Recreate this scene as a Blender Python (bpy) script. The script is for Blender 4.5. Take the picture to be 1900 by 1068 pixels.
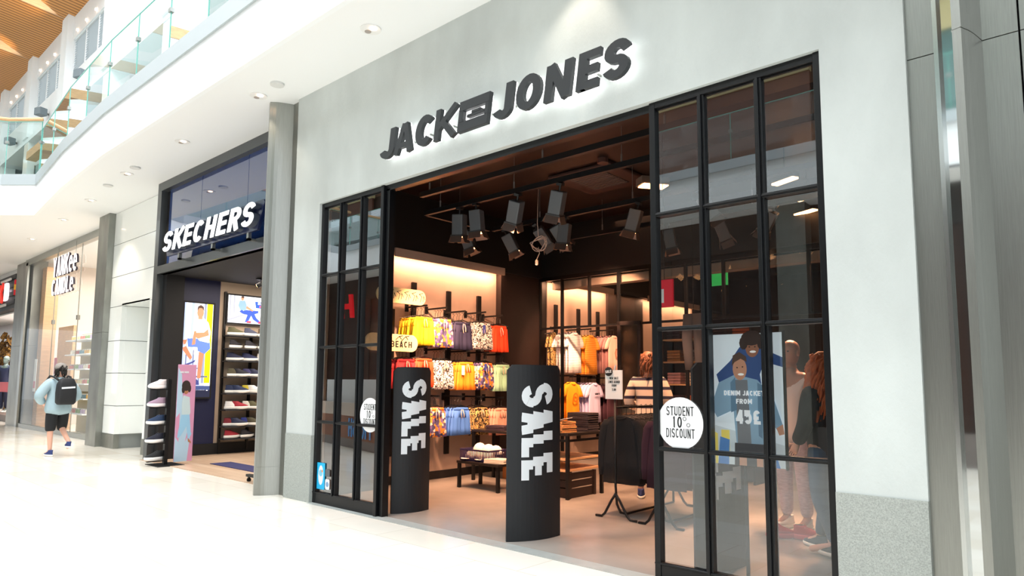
import bpy, bmesh, math, random
from mathutils import Vector, Matrix
random.seed(7)
for o in list(bpy.data.objects): bpy.data.objects.remove(o, do_unlink=True)
S = bpy.context.scene
COL = S.collection
PI = math.pi
R = math.radians

# ------------------------------------------------------------------ camera
H = 1.45
yaw, pitch, roll = R(42.15), R(5.62), R(.39)
fwd = Vector((-math.sin(yaw)*math.cos(pitch), math.cos(yaw)*math.cos(pitch), math.sin(pitch)))
rt = Vector((math.cos(yaw), math.sin(yaw), 0)); upv = rt.cross(fwd)
r2 = rt*math.cos(roll) + upv*math.sin(roll); u2 = upv*math.cos(roll) - rt*math.sin(roll)
cam = bpy.data.objects.new('camera', bpy.data.cameras.new('camera')); COL.objects.link(cam)
M = Matrix((r2, u2, -fwd)).transposed().to_4x4(); M.translation = (0, 0, H)
cam.matrix_world = M
cam.data.sensor_width = 36; cam.data.lens = 1257/1900*36; cam.data.shift_y = 52/1900
cam.data.clip_end = 300
S.camera = cam
# ------------------------------------------------------------------ world, exposure
S.view_settings.view_transform = 'Standard'; S.view_settings.look = 'None'
S.view_settings.exposure = 0.0; S.view_settings.gamma = 1
try: S.view_settings.use_curve_mapping = False
except Exception: pass
W = bpy.data.worlds.new('sky'); S.world = W; W.use_nodes = True
bg = W.node_tree.nodes['Background']; bg.inputs[0].default_value = (.93, .97, 1, 1); bg.inputs[1].default_value = 1.7

def lamp(kind, name, loc, power, col=(1, 1, 1), to=None, size=.1, size_y=None, angle=60, blend=.5, spread=None):
    L = bpy.data.lights.new(name, kind); L.energy = power; L.color = col
    o = bpy.data.objects.new(name, L); COL.objects.link(o); o.location = loc
    if to is not None: o.rotation_euler = (Vector(to)-Vector(loc)).to_track_quat('-Z', 'Y').to_euler()
    if kind == 'AREA':
        L.size = size
        if size_y: L.shape = 'RECTANGLE'; L.size_y = size_y
        if spread: L.spread = R(spread)
    if kind == 'SPOT': L.spot_size = R(angle); L.spot_blend = blend; L.shadow_soft_size = size
    if kind == 'POINT': L.shadow_soft_size = size
    return o
WARM = (1, .50, .28)
# daylight falling through the atrium skylight over the mall
lamp('AREA', 'skylight_light', (-8, -.6, 17.5), 5600, (.95, .98, 1), (-8, -.6, 0), 26, 8)
# cove strips above the lit wall panels of the shop
for a, b, pw in ((5.97, 8.25, 52), (9.3, 11.5, 40), (12.9, 15.2, 30)):
    o = lamp('AREA', 'cove_light', (-7.70, (a+b)/2, 3.285), pw, WARM, (-7.80, (a+b)/2, 0), b-a-.05, .03)
    o.rotation_euler = (R(14), 0, R(90))

# ------------------------------------------------------------------ mesh helpers
class MB:
    def __init__(s): s.v = []; s.f = []
    def poly(s, pts): n = len(s.v); s.v += [tuple(p) for p in pts]; s.f.append(tuple(range(n, n+len(pts)))); return s
    def box(s, x0, y0, z0, x1, y1, z1):
        if x0 > x1: x0, x1 = x1, x0
        if y0 > y1: y0, y1 = y1, y0
        if z0 > z1: z0, z1 = z1, z0
        n = len(s.v)
        s.v += [(x0,y0,z0),(x1,y0,z0),(x1,y1,z0),(x0,y1,z0),(x0,y0,z1),(x1,y0,z1),(x1,y1,z1),(x0,y1,z1)]
        s.f += [tuple(n+i for i in q) for q in ((0,3,2,1),(4,5,6,7),(0,1,5,4),(1,2,6,5),(2,3,7,6),(3,0,4,7))]; return s
    def obox(s, c, ax, ay, az):                      # oriented box, half axes
        c, ax, ay, az = map(Vector, (c, ax, ay, az)); n = len(s.v)
        for k in (-1, 1):
            for i, j in ((-1,-1),(1,-1),(1,1),(-1,1)): s.v.append(tuple(c+ax*i+ay*j+az*k))
        s.f += [tuple(n+i for i in q) for q in ((0,3,2,1),(4,5,6,7),(0,1,5,4),(1,2,6,5),(2,3,7,6),(3,0,4,7))]; return s
    def prism(s, pts, d):
        pts = [Vector(p) for p in pts]; d = Vector(d); n = len(s.v); k = len(pts)
        s.v += [tuple(p) for p in pts] + [tuple(p+d) for p in pts]
        s.f.append(tuple(range(n+k-1, n-1, -1))); s.f.append(tuple(range(n+k, n+2*k)))
        for i in range(k): j = (i+1) % k; s.f.append((n+i, n+j, n+k+j, n+k+i))
        return s
    def loft(s, rings, cap=True):
        n = len(s.v); k = len(rings[0])
        for r in rings: s.v += [tuple(p) for p in r]
        for a in range(len(rings)-1):
            for i in range(k): j = (i+1) % k; s.f.append((n+a*k+i, n+a*k+j, n+(a+1)*k+j, n+(a+1)*k+i))
        if cap: s.f.append(tuple(n+i for i in range(k-1, -1, -1))); m = n+(len(rings)-1)*k; s.f.append(tuple(m+i for i in range(k)))
        return s
    def tube(s, path, r, n=8):
        path = [Vector(p) for p in path]; rings = []
        rs = r if isinstance(r, (list, tuple)) else [r]*len(path)
        ref = None
        for i, p in enumerate(path):
            t = (path[min(i+1, len(path)-1)]-path[max(i-1, 0)]).normalized()
            if ref is None: ref = t.orthogonal().normalized()
            a = (ref - t*ref.dot(t)).normalized(); ref = a; b = t.cross(a)
            rings.append([p+(a*math.cos(2*PI*q/n)+b*math.sin(2*PI*q/n))*rs[i] for q in range(n)])
        return s.loft(rings)
    def cyl(s, x, y, z0, z1, r, n=16, r1=None):
        r1 = r if r1 is None else r1
        return s.loft([[(x+q*math.cos(2*PI*i/n), y+q*math.sin(2*PI*i/n), z) for i in range(n)] for z, q in ((z0, r), (z1, r1))])
    def lathe(s, x, y, prof, n=16):
        return s.loft([[(x+q*math.cos(2*PI*i/n), y+q*math.sin(2*PI*i/n), z) for i in range(n)] for z, q in prof])
    def ball(s, c, rx, ry, rz, n=12, m=8):
        return s.loft([[(c[0]+rx*math.sin(PI*(j+.5)/m)*math.cos(2*PI*i/n), c[1]+ry*math.sin(PI*(j+.5)/m)*math.sin(2*PI*i/n), c[2]-rz*math.cos(PI*(j+.5)/m)) for i in range(n)] for j in range(m)])
    def build(s, name, mat, parent=None, smooth=False, bevel=0, kind=None):
        me = bpy.data.meshes.new(name); me.from_pydata(s.v, [], s.f); me.update()
        bm = bmesh.new(); bm.from_mesh(me); bmesh.ops.recalc_face_normals(bm, faces=bm.faces); bm.to_mesh(me); bm.free()
        if mat: me.materials.append(mat)
        if smooth:
            for p in me.polygons: p.use_smooth = True
        o = bpy.data.objects.new(name, me); COL.objects.link(o)
        if parent: o.parent = parent
        if kind: o['kind'] = kind
        if bevel:
            b = o.modifiers.new('bevel', 'BEVEL'); b.width = bevel; b.segments = 2; b.limit_method = 'ANGLE'
        return o
def bx(*a): return MB().box(*a)
def thing(name, label, cat, loc=(0,0,0), rz=0, group=None):
    o = bpy.data.objects.new(name, None); COL.objects.link(o); o.location = loc; o.rotation_euler = (0, 0, rz)
    o['label'] = label; o['category'] = cat
    if group: o['group'] = group
    return o
def tag(o, label, cat, group=None):
    o['label'] = label; o['category'] = cat
    if group: o['group'] = group
    return o
def kids(o): return [c for c in COL.objects if c.parent == o]
KID = {}
def dup(root, loc=None, rz=None, label=None, group=None, mats=None, scale=None):
    def cp(o, par):
        c = o.copy(); COL.objects.link(c)
        if par: c.parent = par
        if mats and o.data and len(o.material_slots):
            for k, m in mats.items():
                if o.name.split('.')[0] == k: c.material_slots[0].link = 'OBJECT'; c.material_slots[0].material = m
        if o.name not in KID: KID[o.name] = kids(o)
        for ch in KID[o.name]: cp(ch, c)
        return c
    r = cp(root, None)
    if loc is not None: r.location = loc
    if rz is not None: r.rotation_euler = (0, 0, rz)
    if label: r['label'] = label
    if group: r['group'] = group
    if scale: r.scale = scale
    return r
ORD = ['first', 'second', 'third', 'fourth', 'fifth', 'sixth', 'seventh', 'eighth', 'ninth', 'tenth', 'eleventh', 'twelfth']

# ------------------------------------------------------------------ materials
def lin(h):
    if isinstance(h, str):
        h = [int(h[i:i+2], 16)/255 for i in (0, 2, 4)]
        h = [c/12.92 if c < .04045 else ((c+.055)/1.055)**2.4 for c in h]
    return (*h[:3], 1)
MC = {}
def mat(name, col, rough=.6, metal=0, noise=0, nscale=8, stretch=(1,1,1), bump=0, bscale=60, emit=0, spec=.5, coat=0, ecol=None):
    if name in MC: return MC[name]
    m = bpy.data.materials.new(name); m.use_nodes = True; nt = m.node_tree; b = nt.nodes['Principled BSDF']
    c = lin(col); b.inputs['Base Color'].default_value = c; b.inputs['Roughness'].default_value = rough
    b.inputs['Metallic'].default_value = metal; b.inputs['Specular IOR Level'].default_value = spec
    b.inputs['Coat Weight'].default_value = coat
    if emit: b.inputs['Emission Color'].default_value = lin(ecol) if ecol else c; b.inputs['Emission Strength'].default_value = emit
    if noise or bump:
        tc = nt.nodes.new('ShaderNodeTexCoord'); mp = nt.nodes.new('ShaderNodeMapping'); mp.inputs['Scale'].default_value = stretch
        nt.links.new(tc.outputs['Object'], mp.inputs['Vector'])
    if noise:
        n = nt.nodes.new('ShaderNodeTexNoise'); n.inputs['Scale'].default_value = nscale; n.inputs['Detail'].default_value = 5
        nt.links.new(mp.outputs[0], n.inputs['Vector'])
        r = nt.nodes.new('ShaderNodeMapRange'); r.inputs[1].default_value = .3; r.inputs[2].default_value = .7
        r.inputs[3].default_value = 1-noise; r.inputs[4].default_value = 1+noise
        nt.links.new(n.outputs[0], r.inputs[0])
        x = nt.nodes.new('ShaderNodeVectorMath'); x.operation = 'SCALE'; x.inputs[0].default_value = c[:3]
        nt.links.new(r.outputs[0], x.inputs['Scale']); nt.links.new(x.outputs[0], b.inputs['Base Color'])
    if bump:
        n = nt.nodes.new('ShaderNodeTexNoise'); n.inputs['Scale'].default_value = bscale; n.inputs['Detail'].default_value = 4
        nt.links.new(mp.outputs[0], n.inputs['Vector'])
        u = nt.nodes.new('ShaderNodeBump'); u.inputs['Strength'].default_value = bump; u.inputs['Distance'].default_value = .01
        nt.links.new(n.outputs[0], u.inputs['Height']); nt.links.new(u.outputs[0], b.inputs['Normal'])
    MC[name] = m; return m
def glass(name, tint=(.86,.9,.9), ior=1.6, gain=1.5, rough=0.0):
    m = bpy.data.materials.new(name); m.use_nodes = True; nt = m.node_tree; nt.nodes.clear()
    out = nt.nodes.new('ShaderNodeOutputMaterial'); mx = nt.nodes.new('ShaderNodeMixShader')
    t = nt.nodes.new('ShaderNodeBsdfTransparent'); t.inputs[0].default_value = (*tint, 1)
    g = nt.nodes.new('ShaderNodeBsdfGlossy'); g.inputs['Roughness'].default_value = rough; g.inputs[0].default_value = (.92,.97,1,1)
    fr = nt.nodes.new('ShaderNodeFresnel'); fr.inputs[0].default_value = ior
    k = nt.nodes.new('ShaderNodeMath'); k.operation = 'MULTIPLY'; k.inputs[1].default_value = gain; k.use_clamp = True
    nt.links.new(fr.outputs[0], k.inputs[0]); nt.links.new(k.outputs[0], mx.inputs[0])
    nt.links.new(t.outputs[0], mx.inputs[1]); nt.links.new(g.outputs[0], mx.inputs[2]); nt.links.new(mx.outputs[0], out.inputs[0])
    return m
def tiles(name, c1, c2, grout, w, h, rough=.15, msize=.004, rot=0, bands=0):
    m = bpy.data.materials.new(name); m.use_nodes = True; nt = m.node_tree; b = nt.nodes['Principled BSDF']
    tc = nt.nodes.new('ShaderNodeTexCoord'); mp = nt.nodes.new('ShaderNodeMapping'); mp.inputs['Rotation'].default_value = (0, 0, rot)
    nt.links.new(tc.outputs['Object'], mp.inputs['Vector'])
    k = nt.nodes.new('ShaderNodeTexBrick'); k.inputs['Scale'].default_value = 1; k.inputs['Brick Width'].default_value = w; k.inputs['Row Height'].default_value = h
    k.inputs['Mortar Size'].default_value = msize; k.inputs['Color1'].default_value = lin(c1); k.inputs['Color2'].default_value = lin(c2); k.inputs['Mortar'].default_value = lin(grout)
    nt.links.new(mp.outputs[0], k.inputs['Vector'])
    n = nt.nodes.new('ShaderNodeTexNoise'); n.inputs['Scale'].default_value = 1.1; n.inputs['Detail'].default_value = 6
    nt.links.new(mp.outputs[0], n.inputs['Vector'])
    r = nt.nodes.new('ShaderNodeMapRange'); r.inputs[3].default_value = .9; r.inputs[4].default_value = 1.08; nt.links.new(n.outputs[0], r.inputs[0])
    x = nt.nodes.new('ShaderNodeVectorMath'); x.operation = 'SCALE'; nt.links.new(k.outputs[0], x.inputs[0]); nt.links.new(r.outputs[0], x.inputs['Scale'])
    nt.links.new(x.outputs[0], b.inputs['Base Color']); b.inputs['Roughness'].default_value = rough
    MC[name] = m; return m
def pattern(name, cols, scale=14, kind='vor', rough=.8):
    if name in MC: return MC[name]
    m = bpy.data.materials.new(name); m.use_nodes = True; nt = m.node_tree; b = nt.nodes['Principled BSDF']
    tc = nt.nodes.new('ShaderNodeTexCoord'); b.inputs['Roughness'].default_value = rough
    rp = nt.nodes.new('ShaderNodeValToRGB'); rp.color_ramp.interpolation = 'CONSTANT'
    el = rp.color_ramp.elements
    while len(el) < len(cols): el.new(.5)
    for i, c in enumerate(cols): el[i].position = i/len(cols); el[i].color = lin(c)
    if kind == 'vor':
        n = nt.nodes.new('ShaderNodeTexVoronoi'); n.inputs['Scale'].default_value = scale; nt.links.new(tc.outputs['Object'], n.inputs['Vector'])
        sp = nt.nodes.new('ShaderNodeSeparateColor'); nt.links.new(n.outputs['Color'], sp.inputs[0]); nt.links.new(sp.outputs[0], rp.inputs[0])
    elif kind == 'blot':
        n = nt.nodes.new('ShaderNodeTexNoise'); n.inputs['Scale'].default_value = scale; n.inputs['Detail'].default_value = 1; n.inputs['Distortion'].default_value = 1.5
        nt.links.new(tc.outputs['Object'], n.inputs['Vector'])
        r = nt.nodes.new('ShaderNodeMapRange'); r.inputs[1].default_value = .3; r.inputs[2].default_value = .7; nt.links.new(n.outputs[0], r.inputs[0]); nt.links.new(r.outputs[0], rp.inputs[0])
    else:                                            # horizontal stripes
        sx = nt.nodes.new('ShaderNodeSeparateXYZ'); nt.links.new(tc.outputs['Object'], sx.inputs[0])
        a = nt.nodes.new('ShaderNodeMath'); a.operation = 'MULTIPLY'; a.inputs[1].default_value = scale; nt.links.new(sx.outputs[0 if kind == 'sx' else 2], a.inputs[0])
        f = nt.nodes.new('ShaderNodeMath'); f.operation = 'FRACT'; nt.links.new(a.outputs[0], f.inputs[0]); nt.links.new(f.outputs[0], rp.inputs[0])
    nt.links.new(rp.outputs[0], b.inputs['Base Color']); MC[name] = m; return m

m_floor = tiles('limestone', 'e5ded0', 'f1ede4', 'd0c8b8', .9, .45, .13, .004)
m_conc = mat('facade plaster', 'c3c9c7', .85, noise=.12, nscale=1.5, stretch=(1,1,.5), bump=.25, bscale=45)
m_gran = mat('granite base', 'a0a5a0', .7, noise=.22, nscale=140, bump=.2, bscale=120)
m_white = mat('white paint', 'eef1f2', .5)
m_soffit = mat('white soffit', 'eceeee', .6)
m_wpanel = mat('white glass panel', 'f4f8f6', .12, coat=.3)
m_steel = mat('brushed steel', '9b9d98', .33, .85, noise=.07, nscale=40, stretch=(6,6,.15))
m_steel_d = mat('worn steel', '8f918b', .4, .8, noise=.2, nscale=3, stretch=(1,1,.5))
m_mirror = mat('polished slot', 'd8dcdc', .04, 1)
m_black = mat('black powder coat', '06080b', .35, spec=.4)
m_blackm = mat('black matt', '0b0b0d', .7)
m_shopceil = mat('dark ceiling', '1c100e', .4)
m_shopwall = mat('black wall', '0f0a09', .6)
m_pier = mat('dark brown cladding', '1d1210', .5, noise=.15, nscale=3)
m_tan = mat('tan plaster', 'a59183', .85, noise=.08, nscale=2.2, bump=.1)
m_cfloor = mat('polished concrete', 'a39d96', .22, noise=.13, nscale=1.6)
m_glass = glass('door glass', (.88,.92,.92), 1.55, 3.5)
m_gbal = glass('balustrade glass', (.80,.92,.89), 1.5, 1.2)
m_gclear = glass('clear glass', (.93,.95,.94), 1.5, .55)
m_gedge = mat('glass edge', '6fb3a6', .2)
m_navyg = mat('navy glass', '1b3a78', .03, spec=.8, coat=1)
m_navy = mat('navy wall', '141c40', .5)
m_dframe = mat('dark frame', '55595b', .3, .6)
m_wood = None
m_woodl = mat('pale timber', 'd3a77a', .5, noise=.12, nscale=4, stretch=(1,1,6))
m_wfloor = tiles('shop timber floor', 'b79a80', 'c9af96', '8a705c', 1.2, .16, .35, .003)
m_pole = mat('black metal', '17181a', .4, .3)
m_paper = mat('white card', 'e8e8e6', .6)
m_print = mat('printed white', 'e4ebf0', .6)
m_ink = mat('black ink', '1a1c20', .6)
m_led = mat('white light', 'ffffff', .5, emit=1.9)
m_spotglow = mat('lamp face', 'ffd9b0', .5, emit=14, ecol='ffb070')
m_down = mat('downlight bulb', 'ffe0c8', .5, emit=9, ecol='ffd2ae')
m_skin = mat('skin', 'c98f74', .5)
m_skinp = mat('pale skin', 'd9a68f', .5)
m_manq = mat('mannequin skin', 'b07c66', .45)
m_gravel = mat('tabletop black', '1d1715', .5)

m_wood = pattern('timber slats', ['d0924c','d99b55','c4843f','7d4a1e'], 5.5, 'sx', .5)
# ------------------------------------------------------------------ stroke lettering
def arc(cx, cy, rx, ry, a0, a1, n=10):
    return [(cx+rx*math.cos(R(a0+(a1-a0)*i/n)), cy+ry*math.sin(R(a0+(a1-a0)*i/n))) for i in range(n+1)]
def glyph(ch, w, t):
    l, r, b, p = t/2, w-t/2, t/2, 1-t/2; cx = w/2; rx = (r-l)/2; m = .5
    ru = (p-m)/2; rl = (m-b)/2
    G = {
     'A': [[(l,0),(cx-.08*t,1)], [(r,0),(cx+.08*t,1)], [(l+.18*w,.27),(r-.18*w,.27)]],
     'B': [[(l,0),(l,1)], [(l,p)]+arc(r-ru,m+ru,ru,ru,90,-90)+[(l,m)], [(l,m)]+arc(r-rl,m-rl,rl,rl,90,-90)+[(l,b)]],
     'C': [arc(cx,.5,rx,.5-b,42,318,18)], 'G': [arc(cx,.5,rx,.5-b,42,330,18)+[(r,.45),(cx,.45)]],
     'D': [[(l,0),(l,1)], [(l,p)]+arc(cx,.5,rx,.5-b,80,-80,12)+[(l,b)]],
     'E': [[(l,0),(l,1)], [(l,p),(w,p)], [(l,m),(w*.94,m)], [(l,b),(w,b)]], 'F': [[(l,0),(l,1)], [(l,p),(w,p)], [(l,m),(w*.9,m)]],
     'H': [[(l,0),(l,1)], [(r,0),(r,1)], [(l,m),(r,m)]], 'I': [[(cx,0),(cx,1)]],
     'J': [[(r,1),(r,.5-b+.0)]+arc(cx,b+rx,rx,rx,0,-170,10)],
     'K': [[(l,0),(l,1)], [(l,.36),(w,1.0)], [(l+.3*w,.52),(w,0)]], 'L': [[(l,0),(l,1)], [(l,b),(w,b)]],
     'M': [[(l,0),(l,1)], [(r,0),(r,1)], [(l,1),(cx,.25)], [(r,1),(cx,.25)]], 'N': [[(l,0),(l,1)], [(r,0),(r,1)], [(l,1),(r,0)]],
     'O': [arc(cx,.5,rx,.5-b,0,360,24)], 'P': [[(l,0),(l,1)], [(l,p)]+arc(r-ru,m+ru,ru,ru,90,-90)+[(l,m)]],
     'R': [[(l,0),(l,1)], [(l,p)]+arc(r-ru,m+ru,ru,ru,90,-90)+[(l,m)], [(cx,m),(r,0)]],
     'S': [arc(cx,p-ru,rx,ru,15,270,14)[:-1]+arc(cx,b+rl,rx,rl,90,-165,14)],
     'T': [[(cx,0),(cx,1)], [(0,p),(w,p)]], 'U': [[(l,1),(l,b+rx)]+arc(cx,b+rx,rx,rx,180,360)+[(r,1)]],
     'V': [[(l,1),(cx,0)], [(r,1),(cx,0)]], 'W': [[(l,1),(w*.28,0)], [(w*.28,0),(cx,.75)], [(cx,.75),(w*.72,0)], [(r,1),(w*.72,0)]],
     'Y': [[(l,1),(cx,.45)], [(r,1),(cx,.45)], [(cx,.45),(cx,0)]], 'X': [[(l,1),(r,0)], [(l,0),(r,1)]],
     'Q': [arc(cx,.5,rx,.5-b,0,360,24), [(cx,.25),(r,0)]], 'Z': [[(0,p),(r,p),(l,b),(w,b)]],
     'e': [[(l,.45),(r,.45)]+arc(cx,.42,rx,.42-b,5,310,16)], 
     '0': [arc(cx,.5,rx,.5-b,0,360,20)], '1': [[(cx,0),(cx,1)], [(cx,1-t/2),(cx-.25*w,.8)]],
     '4': [[(w*.72,0),(w*.72,1)], [(w*.72,1),(l,.3)], [(0,.3),(w,.3)]], '5': [[(r,p),(l,p),(l,.56)], [(l,.56)]+arc(cx,b+.29,rx,.29,95,-150,12)],
     '9': [arc(cx,p-ru,rx,ru,0,360,16), [(r,p-ru),(r,.3)]+arc(cx,.3,rx,.3-b,0,-140,8)],
     '8': [arc(cx,p-ru,rx*.9,ru,0,360,16), arc(cx,b+rl,rx,rl,0,360,16)],
     '%': [arc(w*.25,.82,.16,.13,0,360,10), arc(w*.75,.18,.16,.13,0,360,10)],
     '£': [arc(cx,.7,rx*.8,.3-b,20,180,8)+[(l+.15*w,b)], [(l*.5,b),(w,b)], [(l*.3,.45),(w*.75,.45)]],
     '!': [[(cx,.3),(cx,1)], [(cx,0),(cx,.15)]], '.': [[(cx,0),(cx,t)]], '&': [arc(cx,.75,rx*.6,.22,-60,250,12), arc(cx,.28,rx,.28-b,60,330,12)], '-': [[(0,.45),(w,.45)]],
    }
    return G.get(ch, [])
NARROW = {'I': .3, 'J': .8, '1': .6, '.': .3, '!': .35, 'M': 1.25, 'W': 1.35, 'E': .88, 'L': .85, 'F': .85}
def stroke(pl, t):
    out = []; n = len(pl); closed = n > 3 and (Vector(pl[0])-Vector(pl[-1])).length < 1e-4
    P = [Vector(p) for p in pl]; off = []
    for i in range(n):
        a = P[i-1] if i else (P[-2] if closed else None); b = P[i+1] if i < n-1 else (P[1] if closed else None)
        d1 = (P[i]-a).normalized() if a is not None else None; d2 = (b-P[i]).normalized() if b is not None else None
        if d1 is None: d1 = d2
        if d2 is None: d2 = d1
        n1 = Vector((-d1.y, d1.x)); n2 = Vector((-d2.y, d2.x)); q = (n1+n2)
        q = q.normalized() if q.length > 1e-4 else n1
        off.append(q*(t/2/max(.4, q.dot(n1))))
    for i in range(n-1): out.append([P[i]+off[i], P[i]-off[i], P[i+1]-off[i+1], P[i+1]+off[i+1]])
    return out
def text_polys(s, h=1, t=.2, w=.6, gap=.12, slant=0, width=None, center=False):
    x = 0; out = []
    for ch in s:
        if ch == ' ': x += w*.6; continue
        cw = w*NARROW.get(ch, 1)
        for pl in glyph(ch, cw, t):
            for q in stroke(pl, t): out.append([(x+p[0]+slant*p[1], p[1]) for p in q])
        x += cw+gap
    x -= gap
    sx = (width/x if width else h); off = -x/2 if center else 0
    return [[((p[0]+off)*sx, p[1]*h) for p in q] for q in out]
def put(polys, O, U, V, N, d, lift=0, mb=None):           # extrude 2-D polygons on a plane
    mb = mb or MB(); O, U, V, N = map(Vector, (O, U, V, N)); L0 = lift; D0 = d
    for qi, q in enumerate(polys):
        if D0: d = D0+.00006*(qi % 40)
        else: lift = L0+.000012*(qi % 40)
        a = sum(q[i][0]*q[(i+1) % len(q)][1]-q[(i+1) % len(q)][0]*q[i][1] for i in range(len(q)))
        if abs(a) < 1e-9: continue
        pts = [O+U*p[0]+V*p[1]+N*lift for p in q]
        if d: mb.prism(pts, N*d)
        else: mb.poly(pts)
    return mb
def sign_letters(par, txt, O, h, t, w, gap, slant, width, front, side, d_front, d_side):
    total = sum((w*NARROW.get(c, 1)+gap) if c != ' ' else w*.6 for c in txt)-gap; sx = width/total; x = 0
    for ch in txt:
        cw = w*NARROW.get(ch, 1)
        ps = [[((x+p[0]+slant*p[1])*sx, p[1]*h) for p in q] for pl in glyph(ch, cw, t) for q in stroke(pl, t)]
        o = put(ps, (O[0], O[1]-d_side, O[2]), (1,0,0), (0,0,1), (0,-1,0), d_front).build('letter', front, par)
        put(ps, O, (1,0,0), (0,0,1), (0,-1,0), d_side-.001).build('letter_side', side, o); x += cw+gap
def ell(cx, cy, rx, ry, n=20, rot=0):
    c, s = math.cos(R(rot)), math.sin(R(rot))
    return [(cx+rx*math.cos(2*PI*i/n)*c-ry*math.sin(2*PI*i/n)*s, cy+rx*math.cos(2*PI*i/n)*s+ry*math.sin(2*PI*i/n)*c) for i in range(n)]
def rrect(x0, y0, x1, y1, r, n=5):
    return arc(x1-r,y1-r,r,r,0,90,n)+arc(x0+r,y1-r,r,r,90,180,n)+arc(x0+r,y0+r,r,r,180,270,n)+arc(x1-r,y0+r,r,r,270,360,n)

# ================================================================== SETTING
m = MB(); m.prism([(-60,-14,-.3),(4,-14,-.3),(4,4.66,-.3),(-8.05,4.66,-.3),(-8.05,12,-.3),(-60,12,-.3)], (0,0,.3)); m.build('floor', m_floor, kind='structure')
bx(-7.9,4.66,-.3, -.7,17.2,0).build('floor', m_cfloor, kind='structure')
bx(-7.37,4.50,0, -1.385,4.66,.004).build('trim_1', mat('threshold', 'a9aeab', .3, noise=.08), kind='structure')
# facade of the clothes shop
FY = 4.54
f = MB(); f.box(-7.97,FY,.80, -7.37,4.72,5.19); f.box(-1.385,FY,.79, -.885,4.72,5.19); f.box(-7.37,FY,3.665, -1.385,4.72,5.19)
f.build('wall_front', m_conc, kind='structure')
g = MB(); g.box(-7.97,FY-.008,0, -7.37,4.72,.80); g.box(-1.385,FY-.008,0, -.885,4.72,.79); g.build('baseboard_front', m_gran, kind='structure')
bx(-7.37,4.60,3.60, -1.385,4.68,3.665).build('trim_2', m_black, kind='structure')
# shop shell
bx(-8.05,4.72,0, -7.85,17.2,3.3).build('wall_left', m_shopwall, kind='structure')
for i, (a, b) in enumerate(((5.95, 8.25), (9.62, 11.52), (12.86, 15.25))):
    bx(-7.85,a,.12, -7.835,b,3.3).build('wall_left_panel', m_tan, kind='structure')
bx(-8.05,4.72,3.3, -7.66,17.2,4.2).build('wall_left_upper', m_shopwall, kind='structure')
for a, b in ((5.95, 8.25), (9.62, 11.52), (12.86, 15.25)):
    bx(-7.66,a,3.24, -7.63,b,3.36).build('trim_3', m_tan, kind='structure')
bx(-7.85,4.73,0, -7.62,5.9,3.3).build('trim_30', m_pier, kind='structure')
bx(-7.85,8.25,0, -7.72,9.28,3.3).build('trim_4', m_pier, kind='structure')
bx(-7.85,11.52,0, -7.78,12.86,3.3).build('trim_5', m_pier, kind='structure')
bx(-7.835,4.72,0, -7.82,17.2,.12).build('baseboard_left', m_blackm, kind='structure')
bx(-7.9,17,0, -.7,17.2,4.2).build('wall_back', m_shopwall, kind='structure')
bx(-.72,4.72,0, -.6,17.2,4.2).build('wall_right', m_shopwall, kind='structure')
bx(-8.05,4.72,4.2, -.6,17.2,4.3).build('ceiling', m_shopceil, kind='structure')
bx(-7.66,9.55,3.14, -.72,9.75,3.27).build('trim_6', m_tan, kind='structure')
bx(-7.66,9.5,3.27, -.72,9.8,4.2).build('trim_7', m_shopwall, kind='structure')

# walkway soffit, fascia and slab of the gallery above
EDGE = [(4,3.62),(-12.5,3.55),(-15.2,3.66),(-18.3,3.92),(-18.9,3.4),(-19.6,2.2),(-20.2,-4.4)]
back = [(-40,-4.4),(-60,7.6),(4,7.6)]
c = MB(); c.prism([(x,y+.058,5.19) for x,y in EDGE+[(-60,-4.4),(-60,9),(4,9)]], (0,0,.05)); c.build('ceiling', m_soffit, kind='structure')
c = MB()
for (x0,y0),(x1,y1) in zip(EDGE, EDGE[1:]): c.prism([(x0,y0,5.186),(x1,y1,5.186),(x1,y1+.06,5.186),(x0,y0+.06,5.186)], (0,0,.704))
c.build('wall_fascia', m_white, kind='structure')
c = MB()
for (x0,y0),(x1,y1) in zip(EDGE, EDGE[1:]): c.prism([(x0,y0-.03,5.89),(x1,y1-.03,5.89),(x1,y1+.12,5.89),(x0,y0+.12,5.89)], (0,0,.25))
c.build('trim_8', mat('grey kerb', 'b9c1c4', .4, .3), kind='structure')
c = MB(); c.prism([(x,y+.1,5.75) for x,y in EDGE+[(-60,-4.4),(-60,9),(4,9)]], (0,0,.12)); c.build('floor_upper', mat('upper floor', 'c9c9c4', .4), kind='structure')
# gallery glass balustrade
def balustrade(label, pts, z0, z1, step=1.25):
    t = thing('glass_balustrade', label, 'balustrade', (pts[0][0], pts[0][1], z0))
    ox, oy = pts[0]; cl = MB(); sp = MB()
    for (x0,y0),(x1,y1) in zip(pts, pts[1:]):
        L = math.hypot(x1-x0, y1-y0); n = max(1, round(L/step)); d = Vector(((x1-x0)/L, (y1-y0)/L, 0)); nn = Vector((-d.y, d.x, 0))
        for i in range(n):
            a = Vector((x0-ox, y0-oy, 0))+d*(L*i/n+.012); b = Vector((x0-ox, y0-oy, 0))+d*(L*(i+1)/n-.012)
            MB().poly([a, b, b+Vector((0,0,z1-z0)), a+Vector((0,0,z1-z0))]).build('glass_pane', m_gbal, t)
            cl.obox(a+Vector((0,0,(z1-z0)/2)), d*.006, nn*.008, (0,0,(z1-z0)/2))
            cl.obox((a+b)/2+Vector((0,0,z1-z0)), d*(L/n/2), nn*.008, (0,0,.006))
            MB().obox(a+Vector((0,0,(z1-z0)*.62)), d*.035, nn*.03, (0,0,.03)).build('clamp', m_steel, t)
    cl.build('glass_edges', m_gedge, t)
    return t
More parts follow.
